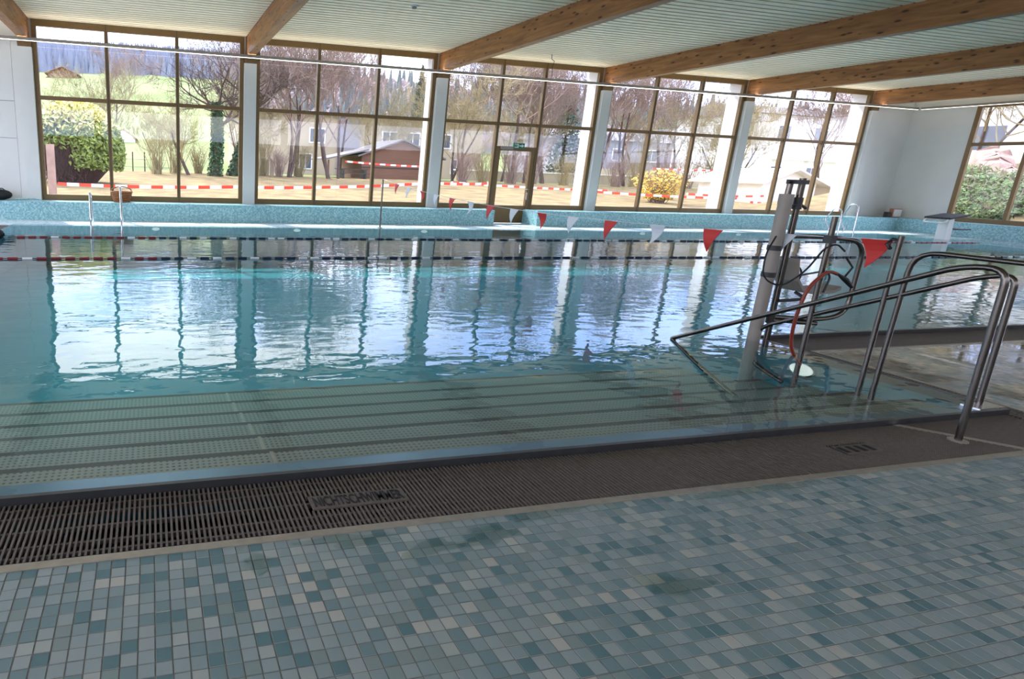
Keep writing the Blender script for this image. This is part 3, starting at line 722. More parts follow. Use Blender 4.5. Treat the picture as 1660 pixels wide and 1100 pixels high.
obj('roof', MB().box(49.4, 60.6, 1.4, 30.6, 7.0, 7.3), M['roofgrey'], b)
for y in (10, 14, 18, 22, 26):
    w = obj('window', MB().box(49.9, 50, y, y+1.8, 3.8, 5.4), M['whiteplastic'], b); obj('pane', MB().box(49.86, 49.9, y+.1, y+1.7, 3.9, 5.3), M['glassdark'], w)
    o = obj('balcony', MB().box(49.2, 49.9, y-.4, y+2.4, 2.6, 3.4), M['fin'], b)

# ---- bare trees
def grow(tr_, br, p, d, L, r, lev, maxlev, rng, up):
    nseg = 4 if lev < 2 else 3
    pts = [p]; rad = [r]; q = p.copy(); dd = d.copy()
    for s in range(nseg):
        dd = (dd + Vector((rng.uniform(-1,1), rng.uniform(-1,1), rng.uniform(-.6,1)))*(.16 if lev == 0 else .26) + Vector((0,0,up))*.1).normalized()
        q = q + dd*(L/nseg); pts.append(q.copy()); rad.append(r*(1-.55*(s+1)/nseg))
    (tr_ if lev == 0 else br).tube(pts, rad, 6 if lev == 0 else (4 if lev < 2 else 3), 0, False)
    if lev >= maxlev: return
    nb = (5, 5, 4, 4)[min(lev, 3)]
    for k in range(nb):
        t_ = rng.uniform(.35, 1.0) if lev else rng.uniform(.3, 1.0); i = min(int(t_*nseg), nseg-1); f_ = t_*nseg-i
        b0 = pts[i].lerp(pts[i+1], f_); ax = (pts[i+1]-pts[i]).normalized()
        pr = ax.orthogonal().normalized(); pr.rotate(Matrix.Rotation(rng.uniform(0, 6.28), 3, ax))
        ang = rng.uniform(.45, 1.0); nd = (ax*math.cos(ang)+pr*math.sin(ang)).normalized()
        grow(tr_, br, b0, nd, L*rng.uniform(.5, .75), max(rad[i]*.57, .012), lev+1, maxlev, rng, up)
def tree_proto(seed, height, r0, maxlev=4, up=.9, tw='twig', label='', group=None, lean=(0,0,1), multi=1):
    rng = random.Random(seed); t_ = MB(); b_ = MB()
    for k in range(multi):
        dv = Vector(lean) + (Vector((rng.uniform(-.35,.35), rng.uniform(-.35,.35), 0)) if multi > 1 else Vector())
        grow(t_, b_, Vector((rng.uniform(-.2,.2)*(multi > 1), rng.uniform(-.2,.2)*(multi > 1), 0)), dv.normalized(), height*.55, r0, 0, maxlev, rng, up)
    root = thing('bare_tree', label, 'tree', (0,0,0), group); obj('trunk', t_, M['bark'], root, (0,0,0)); obj('branches', b_, M[tw], root, (0,0,0))
    return root
TL = 'leafless tree in the row behind the lawn'; TG = 'bare trees behind the lawn'
protos = [tree_proto(11, 9.5, .17, 5, .9, 'twig', TL, TG), tree_proto(23, 11, .13, 5, 1.2, 'twig', TL, TG, multi=2), tree_proto(31, 8, .10, 5, .8, 'twig2', TL, TG, multi=2), tree_proto(47, 10, .13, 5, 1.0, 'twig', TL, TG)]
spots = [(9.2,41,1), (12.0,40.5,1), (12.9,41,3), (11.0,46,0), (16.5,52,3), (19.5,52,2), (6.2,45,2), (8.0,50,3), (23.4,44,2), (25.5,46,1), (28.0,43,0), (30.5,45,3), (33.0,46,1), (31.5,50,2), (36.5,44,3), (38.5,46,0), (40.6,45,1), (43.5,47,2), (46.5,46,3), (35.0,49,1), (49,50,0), (52,46,2), (55,48,3), (-5.0,62,2), (-3.4,60,3), (.8,64,2), (47,40,2), (56,40,1)]
used = [False]*4
for i, (x, y, k) in enumerate(spots):
    o = protos[k] if not used[k] else copy_tree(protos[k]); used[k] = True
    o.location = (x, y, gz(x, y)-.05); o.rotation_euler = (0, 0, i*1.7); s = U(.85, 1.12); o.scale = (s, s, s)
# two ivy trees of the first bay
def ivy_tree(x, y, lean, label, seed, hh):
    rng = random.Random(seed); t_ = MB(); b_ = MB()
    base = Vector((x, y, gz(x, y)-.05)); top = base + Vector(lean)*hh
    mid = base.lerp(top, .5) + Vector((.12, 0, 0))
    t_.tube([base, base.lerp(mid, .5), mid, top], [.36, .27, .25, .2], 8)
    for k in range(9):
        a = k*.7; st_ = mid.lerp(top, U(.3, 1)); d_ = Vector((math.cos(a)*1.0, math.sin(a)*.7, rng.uniform(.1, 1.1))).normalized()
        grow(t_, b_, st_, d_, rng.uniform(2.2, 3.6), rng.uniform(.07, .12), 1, 4, rng, .6)
    root = thing('ivy_tree', label, 'tree', base); obj('trunk', t_, M['bark'], root); obj('branches', b_, M['bark'], root)
    lv = MB()
    for k in range(2600):
        t0 = rng.random(); c = base.lerp(mid, t0*2) if t0 < .5 else mid.lerp(top, t0*2-1); a = rng.uniform(0, 6.28); rr = (.42-.12*t0)*rng.uniform(.75, 1.25)
        lv.leaf((c.x+rr*math.cos(a), c.y+rr*math.sin(a), c.z), rng.uniform(.06, .11))
    tag(obj('ivy', lv, M['ivy'], root), kind='stuff')
ivy_tree(4.05, 39.5, (.02, 0, 1), 'ivy-covered tree trunk, the upright left one of the pair', 5, 4.6)
ivy_tree(5.35, 40.5, (.26, 0, 1), 'ivy-covered tree trunk leaning right, the right one of the pair', 9, 4.9)
o = tree_proto(77, 5.5, .12, 4, .7, 'twig2', 'small leafless tree with slanting trunk left of the ivy trunks', None, (-.35, 0, 1)); o.location = (2.4, 40, gz(2.4, 40)-.05)

# ---- shrubs
def twig_shrub(x, y, h, w, n, mt, label, group=None, leafm=None, nl=0, lsz=.08):
    root = thing('shrub', label, 'shrub', (x, y, gz(x, y)-.03), group); s_ = MB(); z0 = gz(x, y)-.03
    for k in range(n):
        a = U(0, 6.28); q = U(.2, 1); d_ = Vector((math.cos(a)*q*w, math.sin(a)*q*w, h*U(.6, 1)))
        p0 = Vector((x+U(-.25,.25)*w, y+U(-.25,.25)*w, z0)); p1 = p0 + d_*.55 + Vector((U(-.1,.1), U(-.1,.1), .1)); p2 = p0 + d_
        s_.tube([p0, p1, p2], [.016, .011, .005], 3, 0, False)
        for j in range(3):
            b0 = p1.lerp(p2, R()); s_.tube([b0, b0+Vector((U(-.4,.4)*w, U(-.4,.4)*w, U(.05,.35)*h))], [.008, .004], 3, 0, False)
    obj('stems', s_, M[mt], root)
    if nl:
        l_ = MB()
        for k in range(nl):
            a = U(0, 6.28); q = math.sqrt(R()); hh = R()
            l_.leaf((x+math.cos(a)*q*w*(.6+.6*hh)*1.0, y+math.sin(a)*q*w*(.6+.6*hh), z0+h*(.12+.9*hh*(1-.35*q*q))), U(.6, 1.3)*lsz)
        tag(obj('leaves', l_, M[leafm], root), kind='stuff')
SG = 'twiggy shrubs along the back of the lawn'; SL = 'twiggy leafless shrub along the back of the lawn'
for x, y, h, w, mt in [(.4,40,2.3,1.2,'twig2'), (1.6,41.5,2.8,1.4,'twig2'), (3.2,42.5,1.6,1,'twig2'), (7.6,42,2.6,1.1,'twig2'), (8.6,41,1.5,1,'twig'), (10.3,42,2.0,1.0,'twig2'), (22.6,41,2.0,1.2,'twig'), (24.8,42,2.4,1.3,'twig2'), (27,41.5,2.2,1.4,'twig'), (29.4,42.5,2.6,1.5,'twig'), (31.7,41.5,2.0,1.3,'twig2'), (34.2,42.5,2.5,1.5,'twig'), (37,42,2.2,1.4,'twig'), (39.7,43,2.6,1.5,'twig2'), (42,42,2.4,1.4,'twig'), (45,43,2.6,1.6,'twig'), (48.6,44,2.6,1.6,'twig2')]:
    twig_shrub(x, y, h*1.15, w, 80, mt, SL, SG)
twig_shrub(25.9, 26.3, 1.75, 1.15, 90, 'twig', 'yellow flowering bush on the lawn beyond the fourth window', None, 'yellow', 2600, .07)
twig_shrub(28.7, 29.0, 1.1, .9, 50, 'twig', 'low green and yellow bush right of the yellow flowering bush', None, 'hedgelight', 900, .06)
twig_shrub(42.6, 26.6, 1.5, .9, 40, 'twig', 'green shrub in front of the garden shed annex', None, 'plant', 1500, .08)
# big hedge in the first bay
root = thing('hedge_bush', 'big rounded evergreen bush with bare dark flank in the first window', 'bush', (-3.2, 30, gz(-3.2, 30)))
HB = MB(); HT = MB(); HD = MB(); hz = gz(-3.2, 30)
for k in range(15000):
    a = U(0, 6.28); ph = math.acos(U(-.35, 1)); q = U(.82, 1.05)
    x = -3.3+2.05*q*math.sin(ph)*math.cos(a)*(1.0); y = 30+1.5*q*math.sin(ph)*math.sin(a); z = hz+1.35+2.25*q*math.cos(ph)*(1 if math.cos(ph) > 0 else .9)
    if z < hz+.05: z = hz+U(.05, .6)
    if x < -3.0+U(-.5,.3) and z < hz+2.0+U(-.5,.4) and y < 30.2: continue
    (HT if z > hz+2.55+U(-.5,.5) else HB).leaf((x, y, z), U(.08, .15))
tag(obj('leaves', HB, M['hedge'], root), kind='stuff'); tag(obj('backlit_leaves', HT, M['hedgelight'], root), kind='stuff')  # top leaves coloured paler in place of light shining through
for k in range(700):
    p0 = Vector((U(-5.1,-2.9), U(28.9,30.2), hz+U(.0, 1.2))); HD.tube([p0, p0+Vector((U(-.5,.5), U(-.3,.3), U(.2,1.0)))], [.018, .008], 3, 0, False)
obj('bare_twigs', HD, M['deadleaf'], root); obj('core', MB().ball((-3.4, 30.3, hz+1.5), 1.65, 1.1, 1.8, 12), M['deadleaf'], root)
tag(obj('fence_board', MB().box(-3.42, -3.16, 21.98, 22.04, .1, 1.9), M['rock']), 'narrow pinkish upright board in front of the big evergreen bush', 'board')
# conifers near
for x, y, h, lb in [(41.5, 55, 10.5, 'dark conifer among the bare trees beyond the fourth window'), (36.5, 80, 13, 'tall dark conifer behind the apartment block')]:
    root = thing('conifer', lb, 'tree', (x, y, gz(x, y))); c_ = MB(); z0 = gz(x, y)
    for k in range(2600):
        t_ = R(); a = U(0, 6.28); rr = (1-t_)*2.3*U(.3, 1.05)+.05; c_.leaf((x+rr*math.cos(a), y+rr*math.sin(a), z0+.8+t_*(h-.8)-.15*rr), U(.14, .28))
    tag(obj('needles', c_, M['darkgreen'], root), kind='stuff'); obj('trunk', MB().tube([(x,y,z0-.1),(x,y,z0+h*.95)], [.2,.03], 6), M['bark'], root)
# garden beyond the end wall
k = 0
for x, y, h, w, nl in [(28.4,14.6,.7,.6,900), (29.3,15.5,.8,.7,1000), (30.2,15.0,.8,.7,1000), (31.0,16.4,.9,.8,1100), (32.2,15.9,.9,.8,1100), (33.2,17.6,1.0,.9,1200), (34.6,17.0,1.0,.9,1200), (28.9,13.4,.7,.6,800), (35.6,19.4,1.1,.9,1000)]:
    twig_shrub(x, y, h, w, 26, 'twig', 'leafy garden shrub on the bank beyond the end wall window', 'shrubs on the bank', 'plant', nl, .085)
for x, y, s in [(36.6,18.6,.7), (37.6,19.6,.9), (38.9,20.4,1.0), (38.4,18.6,.8), (40.2,21.2,1.1), (36.9,17.4,.6), (40.6,19.6,1.0), (35.8,20.6,.6), (31.9,17.2,.3), (33.6,16.0,.35)]:
    rk = MB(); rk.ball((x, y, gz(x, y)+s*.35), s*.9, s*.7, s*.75, 8)
    rk.v = [(a+U(-.12,.12)*s, b_+U(-.12,.12)*s, c+U(-.12,.12)*s) for a, b_, c in rk.v]; rk.sm = [False]*len(rk.sm)
    tag(obj('rock', rk, M['rock']), 'pale pink boulder in the rock garden beyond the end wall', 'rock', 'boulders of the rock garden')
b = thing('garden_table', 'small white garden table on the bank beyond the end wall', 'table', (34.2, 18.2, gz(34.2, 18.2)))
zt = gz(34.2, 18.2)
obj('table_top', MB().box(33.7, 34.7, 17.7, 18.7, zt+.70, zt+.74), M['whiteplastic'], b)
for a, c in ((33.8,17.8),(34.6,17.8),(33.8,18.6),(34.6,18.6)): obj('leg', MB().box(a-.03, a+.03, c-.03, c+.03, zt-.05, zt+.70), M['whiteplastic'], b)
for x, y in ((43, 21), (44.5, 24), (45, 19)):
    o = copy_tree(protos[2]); o.location = (x, y, gz(x, y)); o['label'] = 'leafless tree behind the rock garden beyond the end wall'; o['group'] = 'bare trees behind the rock garden'; o.rotation_euler = (0, 0, x)

BAYN = ['first', 'second', 'third', 'fourth', 'fifth']
BAYX = [60, 402, 704, 962, 1200, 1420]
def name_by_bay(objs, what):
    rows = {}
    for o in objs:
        c = px(o.location)
        k = max([i for i in range(6) if BAYX[i] <= c[0]] or [0]); k = min(k, 4); rows.setdefault(k, []).append((c[0], o))
    for k, r in rows.items():
        r.sort(key=lambda q: q[0])
        for n_, (q, o) in enumerate(r):
            o['label'] = what + ' behind the lawn, %s from left in the %s window' % (['first','second','third','fourth','fifth','sixth','seventh','eighth','ninth','tenth','eleventh','twelfth'][n_], BAYN[k])
name_by_bay([o for o in bpy.data.objects if o.get('group') == TG], 'leafless tree')
name_by_bay([o for o in bpy.data.objects if o.get('group') == SG], 'twiggy shrub')
for g_, what in (('boulders of the rock garden', 'pale pink boulder'), ('shrubs on the bank', 'leafy garden shrub'), ('bare trees behind the rock garden', 'leafless tree')):
    ob = sorted([o for o in bpy.data.objects if o.get('group') == g_], key=lambda o: px(o.location)[0] if px(o.location) else 9e9)
    for n_, o in enumerate(ob): o['label'] = what + ' on the bank beyond the end wall, %s from left' % ['first','second','third','fourth','fifth','sixth','seventh','eighth','ninth','tenth'][n_]

# ---- barrier tapes and stakes
def tape(pts, label, w=.055):
    mb = MB()
    for (a, b_) in zip(pts, pts[1:]):
        nseg = 6; A = Vector(a); B = Vector(b_)
        for k in range(nseg):
            p0 = A.lerp(B, k/nseg); p1 = A.lerp(B, (k+1)/nseg); s0 = -.06*4*(k/nseg)*(1-k/nseg); s1 = -.06*4*((k+1)/nseg)*(1-(k+1)/nseg)
            mb.hexa([(p0.x,p0.y,p0.z+s0-w),(p1.x,p1.y,p1.z+s1-w),(p1.x,p1.y+.012,p1.z+s1-w),(p0.x,p0.y+.012,p0.z+s0-w),(p0.x,p0.y,p0.z+s0+w),(p1.x,p1.y,p1.z+s1+w),(p1.x,p1.y+.012,p1.z+s1+w),(p0.x,p0.y+.012,p0.z+s0+w)])
    tag(obj('barrier_tape', mb, M['tape']), label, 'tape')
tape([(-3.1,21.9,.60),(3.3,21,.70)], 'red and white barrier tape across the first window bay')
tape([(3.4,21.4,.66),(11.3,24,.92)], 'red and white barrier tape low across the second window bay')
tape([(13.07,40,1.95),(19.8,40,1.80)], 'red and white barrier tape strung by the wooden shed')
tape([(11.6,24.4,.98),(15.9,26,1.0)], 'short red and white barrier tape between the orange stakes and the second column')
tape([(15.9,30,.92),(26.8,31,.70)], 'red and white barrier tape outside the exit door')
tape([(11.5,19.6,.32),(14.2,19.6,.30)], 'low red and white tape seen through the lower part of the exit door', .05)
tape([(20.8,26,.78),(28.4,24,.66)], 'red and white barrier tape in front of the yellow bush')
tape([(29.5,28,.72),(33.8,27,.74)], 'upper red and white barrier tape left of the garden shed')
tape([(30.5,25,.46),(34.2,26,.48)], 'lower red and white barrier tape left of the garden shed')
tape([(38.5,40,2.3),(46,40,2.4)], 'distant red and white barrier tape above the garden shed')
for (x, y, h), lb in zip([(11.45, 24.2, 1.05), (12.1, 24.4, 1.35), (11.95, 24.1, .75)], ['orange and cream barrier stake, left of three on the lawn', 'tallest pale barrier stake on the lawn', 'short orange stake on the lawn beside the tall pale one']):
    z0 = gz(x, y); s = thing('barrier_stake', lb, 'stake', (x, y, z0-.1)); obj('stake', MB().box(x-.05, x+.05, y-.03, y+.03, z0-.1, z0+h), M['orange'] if h < 1.2 else M['gold'], s); obj('cap', MB().box(x-.06, x+.06, y-.04, y+.04, z0+h, z0+h+.05), M['red'], s)
b = thing('fence', 'rusty wire fence at the meadow edge in the first window', 'fence', (1, 43.5, .7))
for x in (-1.2, -.4, .3): obj('post', MB().tube([(x,43.5,.6),(x,43.5,2.1)], .045, 6), M['bark'], b)
for z in (1.1, 1.6): obj('wire', MB().tube([(-3.5,43.5,z),(2,43.5,z)], .015, 4), M['bark'], b)
# wooden garden chairs / boards in the second bay
b = thing('board_fence', 'short bright wooden board fence among shrubs in the second window', 'fence', (7.2, 43, .75))
for k in range(7): obj('board', MB().box(6.2+k*.36, 6.5+k*.36, 43, 43.05, .7, 1.95-.05*(k % 2)), M['gold'], b)

# ================================================================ POOL FITTINGS
def tubes(name, label, cat, paths, r, mt, loc, group=None, part='rail', bend=.12, n=10):
    t_ = thing(name, label, cat, loc, group)
    for nm, p in paths: obj(nm, MB().tube(fillet(p, bend), r, n), M[mt], t_)
    return t_
h = tubes('stair_handrail', 'front steel stair handrail with pointed lower end in the water', 'handrail',
      [('rail', [(4.5,2.15,-.02),(4.5,2.17,1.0),(4.5,2.36,.985),(4.5,4.14,.035)]), ('return_rail', [(4.5,4.14,.035),(4.5,3.85,-.11),(4.5,3.45,-.26)])], .017, 'steel', (4.5,2.15,0))
obj('flange', MB().tube([(4.5,2.15,-.01),(4.5,2.15,.006)], .045, 12), M['trim'], h)
h = tubes('stair_handrail', 'rear steel stair handrail with rounded lower bend beside niche edge', 'handrail',
      [('rail', [(5.28,2.48,.0),(5.28,2.50,.90),(5.28,2.66,.86),(5.28,3.99,.16),(5.28,4.09,-.08),(5.28,3.95,-.19),(5.28,3.70,-.26)])], .017, 'steel', (5.28,2.48,0))
obj('flange', MB().box(5.18, 5.42, 2.42, 2.52, .0, .035), M['chrome'], h)
h = tubes('guard_rail', 'horizontal steel guard rail rising from the water towards the deck', 'handrail',
      [('rail', [(5.28,3.06,-.40),(5.28,3.05,.975),(5.28,1.62,.975),(5.28,1.60,-.02)])], .017, 'steel', (5.22,3.0,-.4), bend=.16)
h = tubes('bunting_post', 'straight steel post in the water holding the near bunting end', 'post', [('shaft', [(5.27,3.14,-.42),(5.27,3.14,1.07)])], .017, 'steel', (5.27,3.14,-.42))
obj('hook', MB().tube([(5.27,3.14,1.03),(5.29,3.20,1.04),(5.31,3.24,1.00),(5.29,3.20,.97)], .012, 6), M['dark'], h)
h = tubes('bunting_post', 'thin far steel post holding the bunting line by the ledge', 'post', [('shaft', [(5.55,13.95,-.01),(5.55,13.95,1.22)])], .02, 'steel', (5.55,13.95,0))
obj('base', MB().tube([(5.55,13.95,0),(5.55,13.95,.03)], .06, 10), M['trim'], h)

# bunting
bt = thing('bunting_line', 'rope of alternating red and white triangular flags across the pool', 'bunting', (5.5, 8.5, .8))
A = Vector((5.55, 13.95, 1.20)); B = Vector((5.32, 3.10, 1.04))
def bpos(y):
    t_ = (A.y-y)/(A.y-B.y); p = A.lerp(B, t_); p.z -= 4*.22*t_*(1-t_); return p
obj('rope', MB().tube([bpos(A.y+(B.y-A.y)*k/40) for k in range(41)], .004, 5), M['flagwhite'], bt)
fy = [3.32+.69*k for k in range(15)]
for k, y in enumerate(fy):
    w = .105; p0 = bpos(y-w); p1 = bpos(y+w); c = bpos(y); sw = .03*math.sin(k*1.3); e = .003
    red = k % 2 == 0
    pts = []
    rows = 5
    mb = MB(); vs = []
    for j in range(rows+1):
        t_ = j/rows; hw = w*(1-t_); x = c.x + sw*t_*t_ - .03*math.sin(t_*3)*(1 if k % 3 else -1); z = -.225*t_
        yc = y + .06*t_*t_*(1 if k % 2 else .6)
        for s in (-1, 1):
            for q in (-e, e): vs.append((x+q, yc+s*hw*(1 if j < rows else .05), (bpos(y+s*w).z*(1-t_)+c.z*t_)+z))
    fs = []
    for j in range(rows):
        a = j*4; b4 = a+4
        fs += [(a, a+2, b4+2, b4), (a+1, b4+1, b4+3, a+3), (a, b4, b4+1, a+1), (a+2, a+3, b4+3, b4+2)]
    mb.add(vs, fs); obj('flag', mb, M['red'] if red else M['flagwhite'], bt)

# lane ropes
for y, lb in ((11.38, 'far lane rope of small dark red and navy floats'), (8.85, 'nearer lane rope of small dark red and navy floats')):
    t_ = thing('lane_rope', lb, 'lane rope', (9.6, y, ZW)); obj('cable', MB().tube([(XL+.40,y,ZW+.012),(XR,y,ZW+.012)], .006, 5), M['dark'], t_)
    f_ = MB(); x = XL+.55; k = 0
    while x < XR-.15:
        pos = (x-XL)/(XR-XL)
        mi = (0 if pos < .12 or pos > .86 else (1 if k % 5 else 2))
        if k % 7 == 3: mi = 2
        f_.tube([(x,y,ZW+.008),(x+.13,y,ZW+.008)], .02, 6, mi); x += .19; k += 1
    tag(obj('floats', f_, [M['maroon'], M['navy'], M['flagwhite']], t_), kind='stuff')
b_ = MB(); b_.ball((-2.72, 11.38, ZW+.06), .17, .12, .11, 12); b_.tube([(-2.9,11.38,ZW+.03),(-2.55,11.38,ZW+.05)], .03, 8)
tag(obj('float_buoy', b_, M['black']), 'black oval buoy at the left end of the far lane rope', 'buoy')

# ladders
def ladder(xs, label, kink):
    t_ = thing('pool_ladder', label, 'ladder', ((xs[0]+xs[1])/2, 13.9, 0))
    for x, hh in zip(xs, (.74, .88)):
        if kink: p = [(x,13.72,-.75),(x,13.74,.05),(x+.05,13.80,hh),(x+.05,14.02,hh+.02),(x+.02,14.2,.38),(x-.02,13.98,.12),(x,14.05,-.01)]
        else: p = [(x,13.72,-.75),(x,13.74,.2),(x-.02,13.95,hh),(x-.02,14.28,hh-.1),(x,14.32,-.01)]
        obj('rail', MB().tube(fillet(p, .09), .019, 8), M['chrome'], t_)
    for z in (-.55, -.30, -.05): obj('step', MB().box(xs[0], xs[1], 13.70, 13.78, z-.02, z), M['chrome'], t_)
ladder((-1.31, -.66), 'chrome pool ladder at the far left of the pool', False)
ladder((20.35, 20.98), 'white-gleaming steel pool ladder near the far right corner', True)

# starting block
b = thing('starting_block', 'starting block with black slanted platform on a white post', 'starting block', (22.4, 12.4, 0))
obj('platform', MB().hexa([(22.0,12.1,.60),(22.75,12.1,.70),(22.75,12.7,.70),(22.0,12.7,.60),(22.0,12.1,.65),(22.75,12.1,.75),(22.75,12.7,.75),(22.0,12.7,.65)]), M['black'], b)
obj('post', MB().hexa([(22.32,12.28,0),(22.55,12.28,0),(22.55,12.52,0),(22.32,12.52,0),(22.30,12.28,.64),(22.50,12.28,.66),(22.50,12.52,.66),(22.30,12.52,.64)]), M['whiteplastic'], b)
obj('hand_grip', MB().tube(fillet([(22.05,12.15,.62),(21.9,12.15,.50),(21.9,12.65,.50),(22.05,12.65,.62)], .08), .02, 8), M['whiteplastic'], b)
obj('foot_board', MB().box(22.6, 23.15, 12.2, 12.6, .30, .33), M['black'], b)

# pool lift
b = thing('pool_lift', 'hydraulic pool lift with grey cylinder, seat and steel frame', 'pool lift', (5.3, 4.0, -.5))
obj('cylinder', MB().tube([(5.27,4.02,-.5),(5.28,4.02,1.30)], .050, 20), M['greyplastic'], b)
obj('cylinder_cap', MB().tube([(5.28,4.02,1.24),(5.28,4.02,1.325)], .054, 20), M['greyplastic'], b)
for z in (.865, .63): obj('clamp_band', MB().tube([(5.275,4.02,z-.022),(5.275,4.02,z+.022)], .054, 20), M['dark'], b)
obj('piston_rod', MB().tube([(5.285,4.02,1.325),(5.29,4.02,1.44)], .023, 10), M['steel'], b)
obj('head_bracket', MB().box(5.265, 5.415, 3.96, 4.04, 1.41, 1.445), M['dark'], b)
for q in (5.25, 5.43): obj('bolt', MB().tube([(q-.02,4.0,1.428),(q+.02,4.0,1.428)], .014, 8), M['dark'], b)
obj('mast', MB().tube([(5.40,4.00,-.015),(5.39,4.00,1.46)], .025, 12), M['steel'], b)
for z in (1.25, .24): obj('sleeve', MB().tube([(5.39,4.00,z-.05),(5.39,4.00,z+.05)], .035, 10), M['dark'], b)
obj('control_link', MB().tube([(5.31,4.0,1.23),(5.38,3.98,1.25),(5.48,3.99,1.21)], .012, 6), M['dark'], b)
obj('frame_post', MB().tube([(5.27,3.60,-.38),(5.27,3.60,1.17)], .02, 12), M['steel'], b)
obj('frame_clamp', MB().box(5.24, 5.30, 3.57, 3.63, .96, 1.02), M['dark'], b)
obj('frame_loop', MB().tube(fillet([(5.39,3.99,.97),(5.70,3.92,.975),(6.10,3.88,.94),(6.09,3.88,.28),(5.80,3.90,.23),(5.39,3.99,.25)], .16), .02, 12), M['steel'], b)
seat = MB(); sx0, sx1 = 5.32, 5.86
prof = [(5.46,.75),(5.50,.58),(5.58,.49),(5.72,.46),(5.94,.47),(6.02,.50)]
for (xa, za), (xb, zb) in zip(prof, prof[1:]): seat.hexa([(xa,3.92,za),(xb,3.92,zb),(xb,4.14,zb),(xa,4.14,za),(xa,3.92,za+.03),(xb,3.92,zb+.03),(xb,4.14,zb+.03),(xa,4.14,za+.03)])
so = obj('seat', seat, M['greyplastic'], b)
for y in (3.91, 4.15): obj('armrest', MB().tube(fillet([(5.49,y,.64),(5.78,y,.68),(5.84,y,.62),(5.80,y,.48)], .05), .009, 6), M['dark'], so)
obj('seat_frame', MB().tube(fillet([(5.40,3.97,.40),(5.55,3.92,.42),(5.66,3.94,.42),(5.66,4.04,.46)], .05), .014, 8), M['dark'], b)
obj('cross_tube', MB().tube([(5.39,3.98,.22),(5.74,3.86,.21)], .018, 8), M['steel'], b)
def arc(pts, n=6):
    return fillet(pts, .5, n)
obj('black_hose', MB().tube(arc([(5.20,3.97,.97),(5.06,3.92,.82),(5.06,3.90,.62),(5.20,3.84,.55),(5.26,3.72,.70),(5.24,3.60,.92),(5.30,3.56,.96),(5.40,3.56,.90)]), .007, 6), M['black'], b)
obj('red_hose', MB().tube(arc([(5.33,3.52,.72),(5.22,3.52,.75),(5.08,3.54,.62),(5.05,3.56,.35),(5.10,3.58,.10),(5.26,3.58,-.06)]), .013, 6), M['redhose'], b)
obj('hose_nozzle', MB().tube([(5.31,3.50,.72),(5.38,3.49,.68),(5.45,3.48,.62)], [.010,.021,.012], 8).tube([(5.36,3.49,.70),(5.42,3.49,.78),(5.34,3.50,.86)], .008, 6), M['black'], b)
def squash(mb, z0, k=.42):
    mb.v = [(a, b_, z0+(c-z0)*k) for a, b_, c in mb.v]; return mb
# underwater lamp and far lamps
for (x, y), lb in zip([(.08,0),(3.37,0),(6.68,0),(13.28,0),(16.63,0)], ['below the first window', 'left below the second window', 'below the second free column', 'below the third free column', 'below the fourth window']):
    t_ = thing('pool_lamp', 'small white round pool wall lamp ' + lb, 'lamp', (x, YF-.01, -.12)); obj('bezel', squash(MB().tube([(x,YF,-.05),(x,YF-.02,-.05)], .10, 14), -.05), M['chrome'], t_); obj('lens', squash(MB().tube([(x,YF-.02,-.05),(x,YF-.03,-.05)], .085, 14), -.05), M['uwlamp'], t_)
t_ = thing('pool_lamp', 'bright round underwater lamp on the niche side wall by the pool lift', 'lamp', (5.35, 3.62, -.23)); obj('bezel', squash(MB().tube([(5.369,3.62,-.12),(5.345,3.62,-.12)], .11, 18), -.12, .55), M['chrome'], t_); obj('lens', squash(MB().tube([(5.345,3.62,-.12),(5.335,3.62,-.12)], .09, 18), -.12, .55), M['uwlamp'], t_)

# ================================================================ SMALL THINGS
b = thing('exit_sign', 'green and white emergency exit sign above the door', 'sign', (10.39, 15.78, 2.16))
obj('housing', MB().box(10.21, 10.57, 15.76, 15.80, 2.16, 2.31), M['green_sign'], b)
mb = MB(); y = 15.752
mb.box(10.24, 10.37, y, 15.76, 2.18, 2.29, 1); mb.box(10.245, 10.285, y-.004, y, 2.20, 2.27, 0); mb.box(10.30, 10.33, y-.004, y, 2.20, 2.27, 0)
mb.box(10.40, 10.48, y, 15.76, 2.222, 2.25, 1); mb.add([(10.48,y,2.19),(10.48,y,2.28),(10.55,y,2.236),(10.48,15.76,2.19),(10.48,15.76,2.28),(10.55,15.76,2.236)], [(0,2,1),(0,3,5,2),(2,5,4,1),(1,4,3,0)], 1)
obj('pictogram', mb, [M['green_sign'], M['flagwhite']], b)
bk = thing('basket', 'small brown wicker basket on the ledge by the left ladder', 'basket', (-.72, 15.55, LEDGE_Z))
mb = MB(); rings = 6
for j in range(rings):
    z = LEDGE_Z+.02+j*.045; rr = .19+.012*j; mb.tube([(-.72+rr*math.cos(k*6.2832/16), 15.55+rr*.7*math.sin(k*6.2832/16), z) for k in range(17)], .022, 5, 0, False)
mb.box(-.87, -.57, 15.46, 15.64, LEDGE_Z, LEDGE_Z+.02); obj('weave', mb, M['wicker'], bk)
obj('handle', MB().tube([(-.72+.24*math.cos(a), 15.55, LEDGE_Z+.27+.10*math.sin(a)) for a in [k*math.pi/8 for k in range(9)]], .014, 6), M['wicker'], bk)
bg_ = thing('sports_bag', 'black sports bag on the ledge at the far left', 'bag', (-3.5, 15.5, LEDGE_Z))
mb = MB().ball((-3.52, 15.5, LEDGE_Z+.12), .30, .17, .13, 14); obj('body', mb, M['black'], bg_); obj('handle', MB().tube([(-3.7,15.42,LEDGE_Z+.2),(-3.62,15.36,LEDGE_Z+.27),(-3.4,15.36,LEDGE_Z+.27),(-3.34,15.42,LEDGE_Z+.2)], .012, 6), M['dark'], bg_)
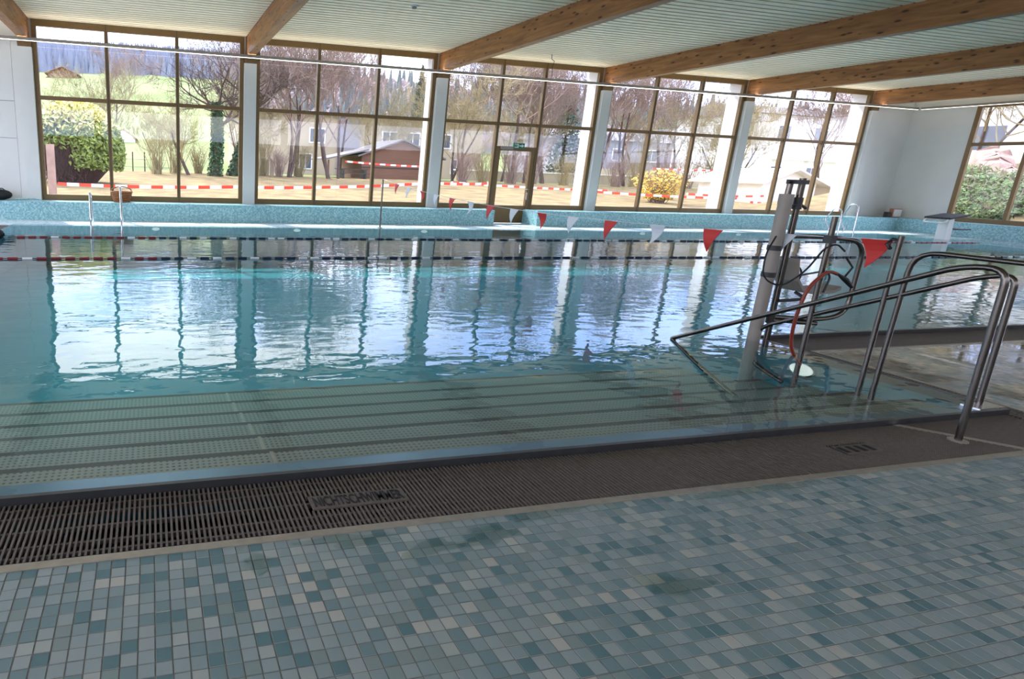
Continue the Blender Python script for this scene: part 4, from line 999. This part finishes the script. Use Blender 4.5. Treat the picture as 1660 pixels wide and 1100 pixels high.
tag(obj('cord', MB().tube([(-3.2,15.5,LEDGE_Z+.02),(-3.05,15.45,LEDGE_Z+.03),(-2.95,15.55,LEDGE_Z+.02),(-2.8,15.48,LEDGE_Z+.04),(-2.62,15.52,LEDGE_Z+.02)], .018, 6), M['mosaic']), 'teal strap lying on the ledge beside the black bag', 'strap')
c_ = thing('wall_clock', 'small white framed box standing in the corner on the ledge', 'box', (25.1, 15.35, LEDGE_Z))
obj('frame', MB().box(24.95, 25.35, 15.30, 15.42, LEDGE_Z, LEDGE_Z+.30), M['rooftile'], c_); obj('face', MB().box(24.98, 25.32, 15.28, 15.30, LEDGE_Z+.03, LEDGE_Z+.27), M['whiteplastic'], c_)
c_.name = 'framed_box'
tag(obj('small_block', MB().box(24.72, 24.88, 15.30, 15.42, LEDGE_Z, LEDGE_Z+.18), M['dark']), 'small dark block beside the framed box in the corner', 'block')
tag(obj('ceiling_cable', MB().tube([(10.36,14.73,4.53),(10.37,14.73,4.42),(10.45,14.72,4.36),(10.41,14.72,4.2),(10.44,14.72,3.98)], .008, 5), M['dark']), 'loose thin cable hanging from the ceiling before the door bay', 'cable')
dt = thing('smoke_detector', 'small white round smoke detector on the ceiling boards', 'detector', (5.05, 11.68, 4.50))
obj('base', MB().tube([(5.05,11.68,4.53),(5.05,11.68,4.505)], .07, 14), M['whiteplastic'], dt); obj('sensor', MB().tube([(5.05,11.68,4.505),(5.05,11.68,4.47)], [.05,.035], 12), M['greyplastic'], dt)

# puddles on the near deck
for (x, y, rx, ry), lb in zip([(.345,1.835,.045,.05), (.74,1.90,.20,.035), (1.02,1.80,.10,.05), (1.28,1.83,.12,.05), (1.62,1.93,.20,.03), (1.78,1.44,.12,.05), (2.75,1.92,.30,.03)],
        ['small water drop mark on the tiles at the left, below the grate', 'flat puddle along the edging below the NICHTSCHWIMMER plate', 'irregular puddle on the tiles right of the plate', 'branching puddle on the tiles further right of the plate', 'thin puddle along the edging in the middle', 'dark puddle in the middle of the near deck', 'long thin puddle along the edging towards the handrail']):
    rng = random.Random(int(x*1000)); n_ = 26; ph = [rng.uniform(0, 6.28) for _ in range(4)]
    ring = []
    for k in range(n_):
        a = 6.2832*k/n_; q = 1+.28*math.sin(2*a+ph[0])+.22*math.sin(3*a+ph[1])+.16*math.sin(5*a+ph[2])+.1*math.sin(7*a+ph[3])
        ring.append((x+rx*q*math.cos(a), min(y+ry*q*math.sin(a), 1.943)))
    mb = MB(); mb.add([(a, b_, .0006) for a, b_ in ring]+[(a*.97+x*.03, b_*.97+y*.03, .0022) for a, b_ in ring], [tuple(range(n_, 2*n_))]+[(k, (k+1) % n_, (k+1) % n_+n_, k+n_) for k in range(n_)])
    tag(obj('puddle', mb, M['puddle']), lb, 'puddle', 'puddles on the near deck')
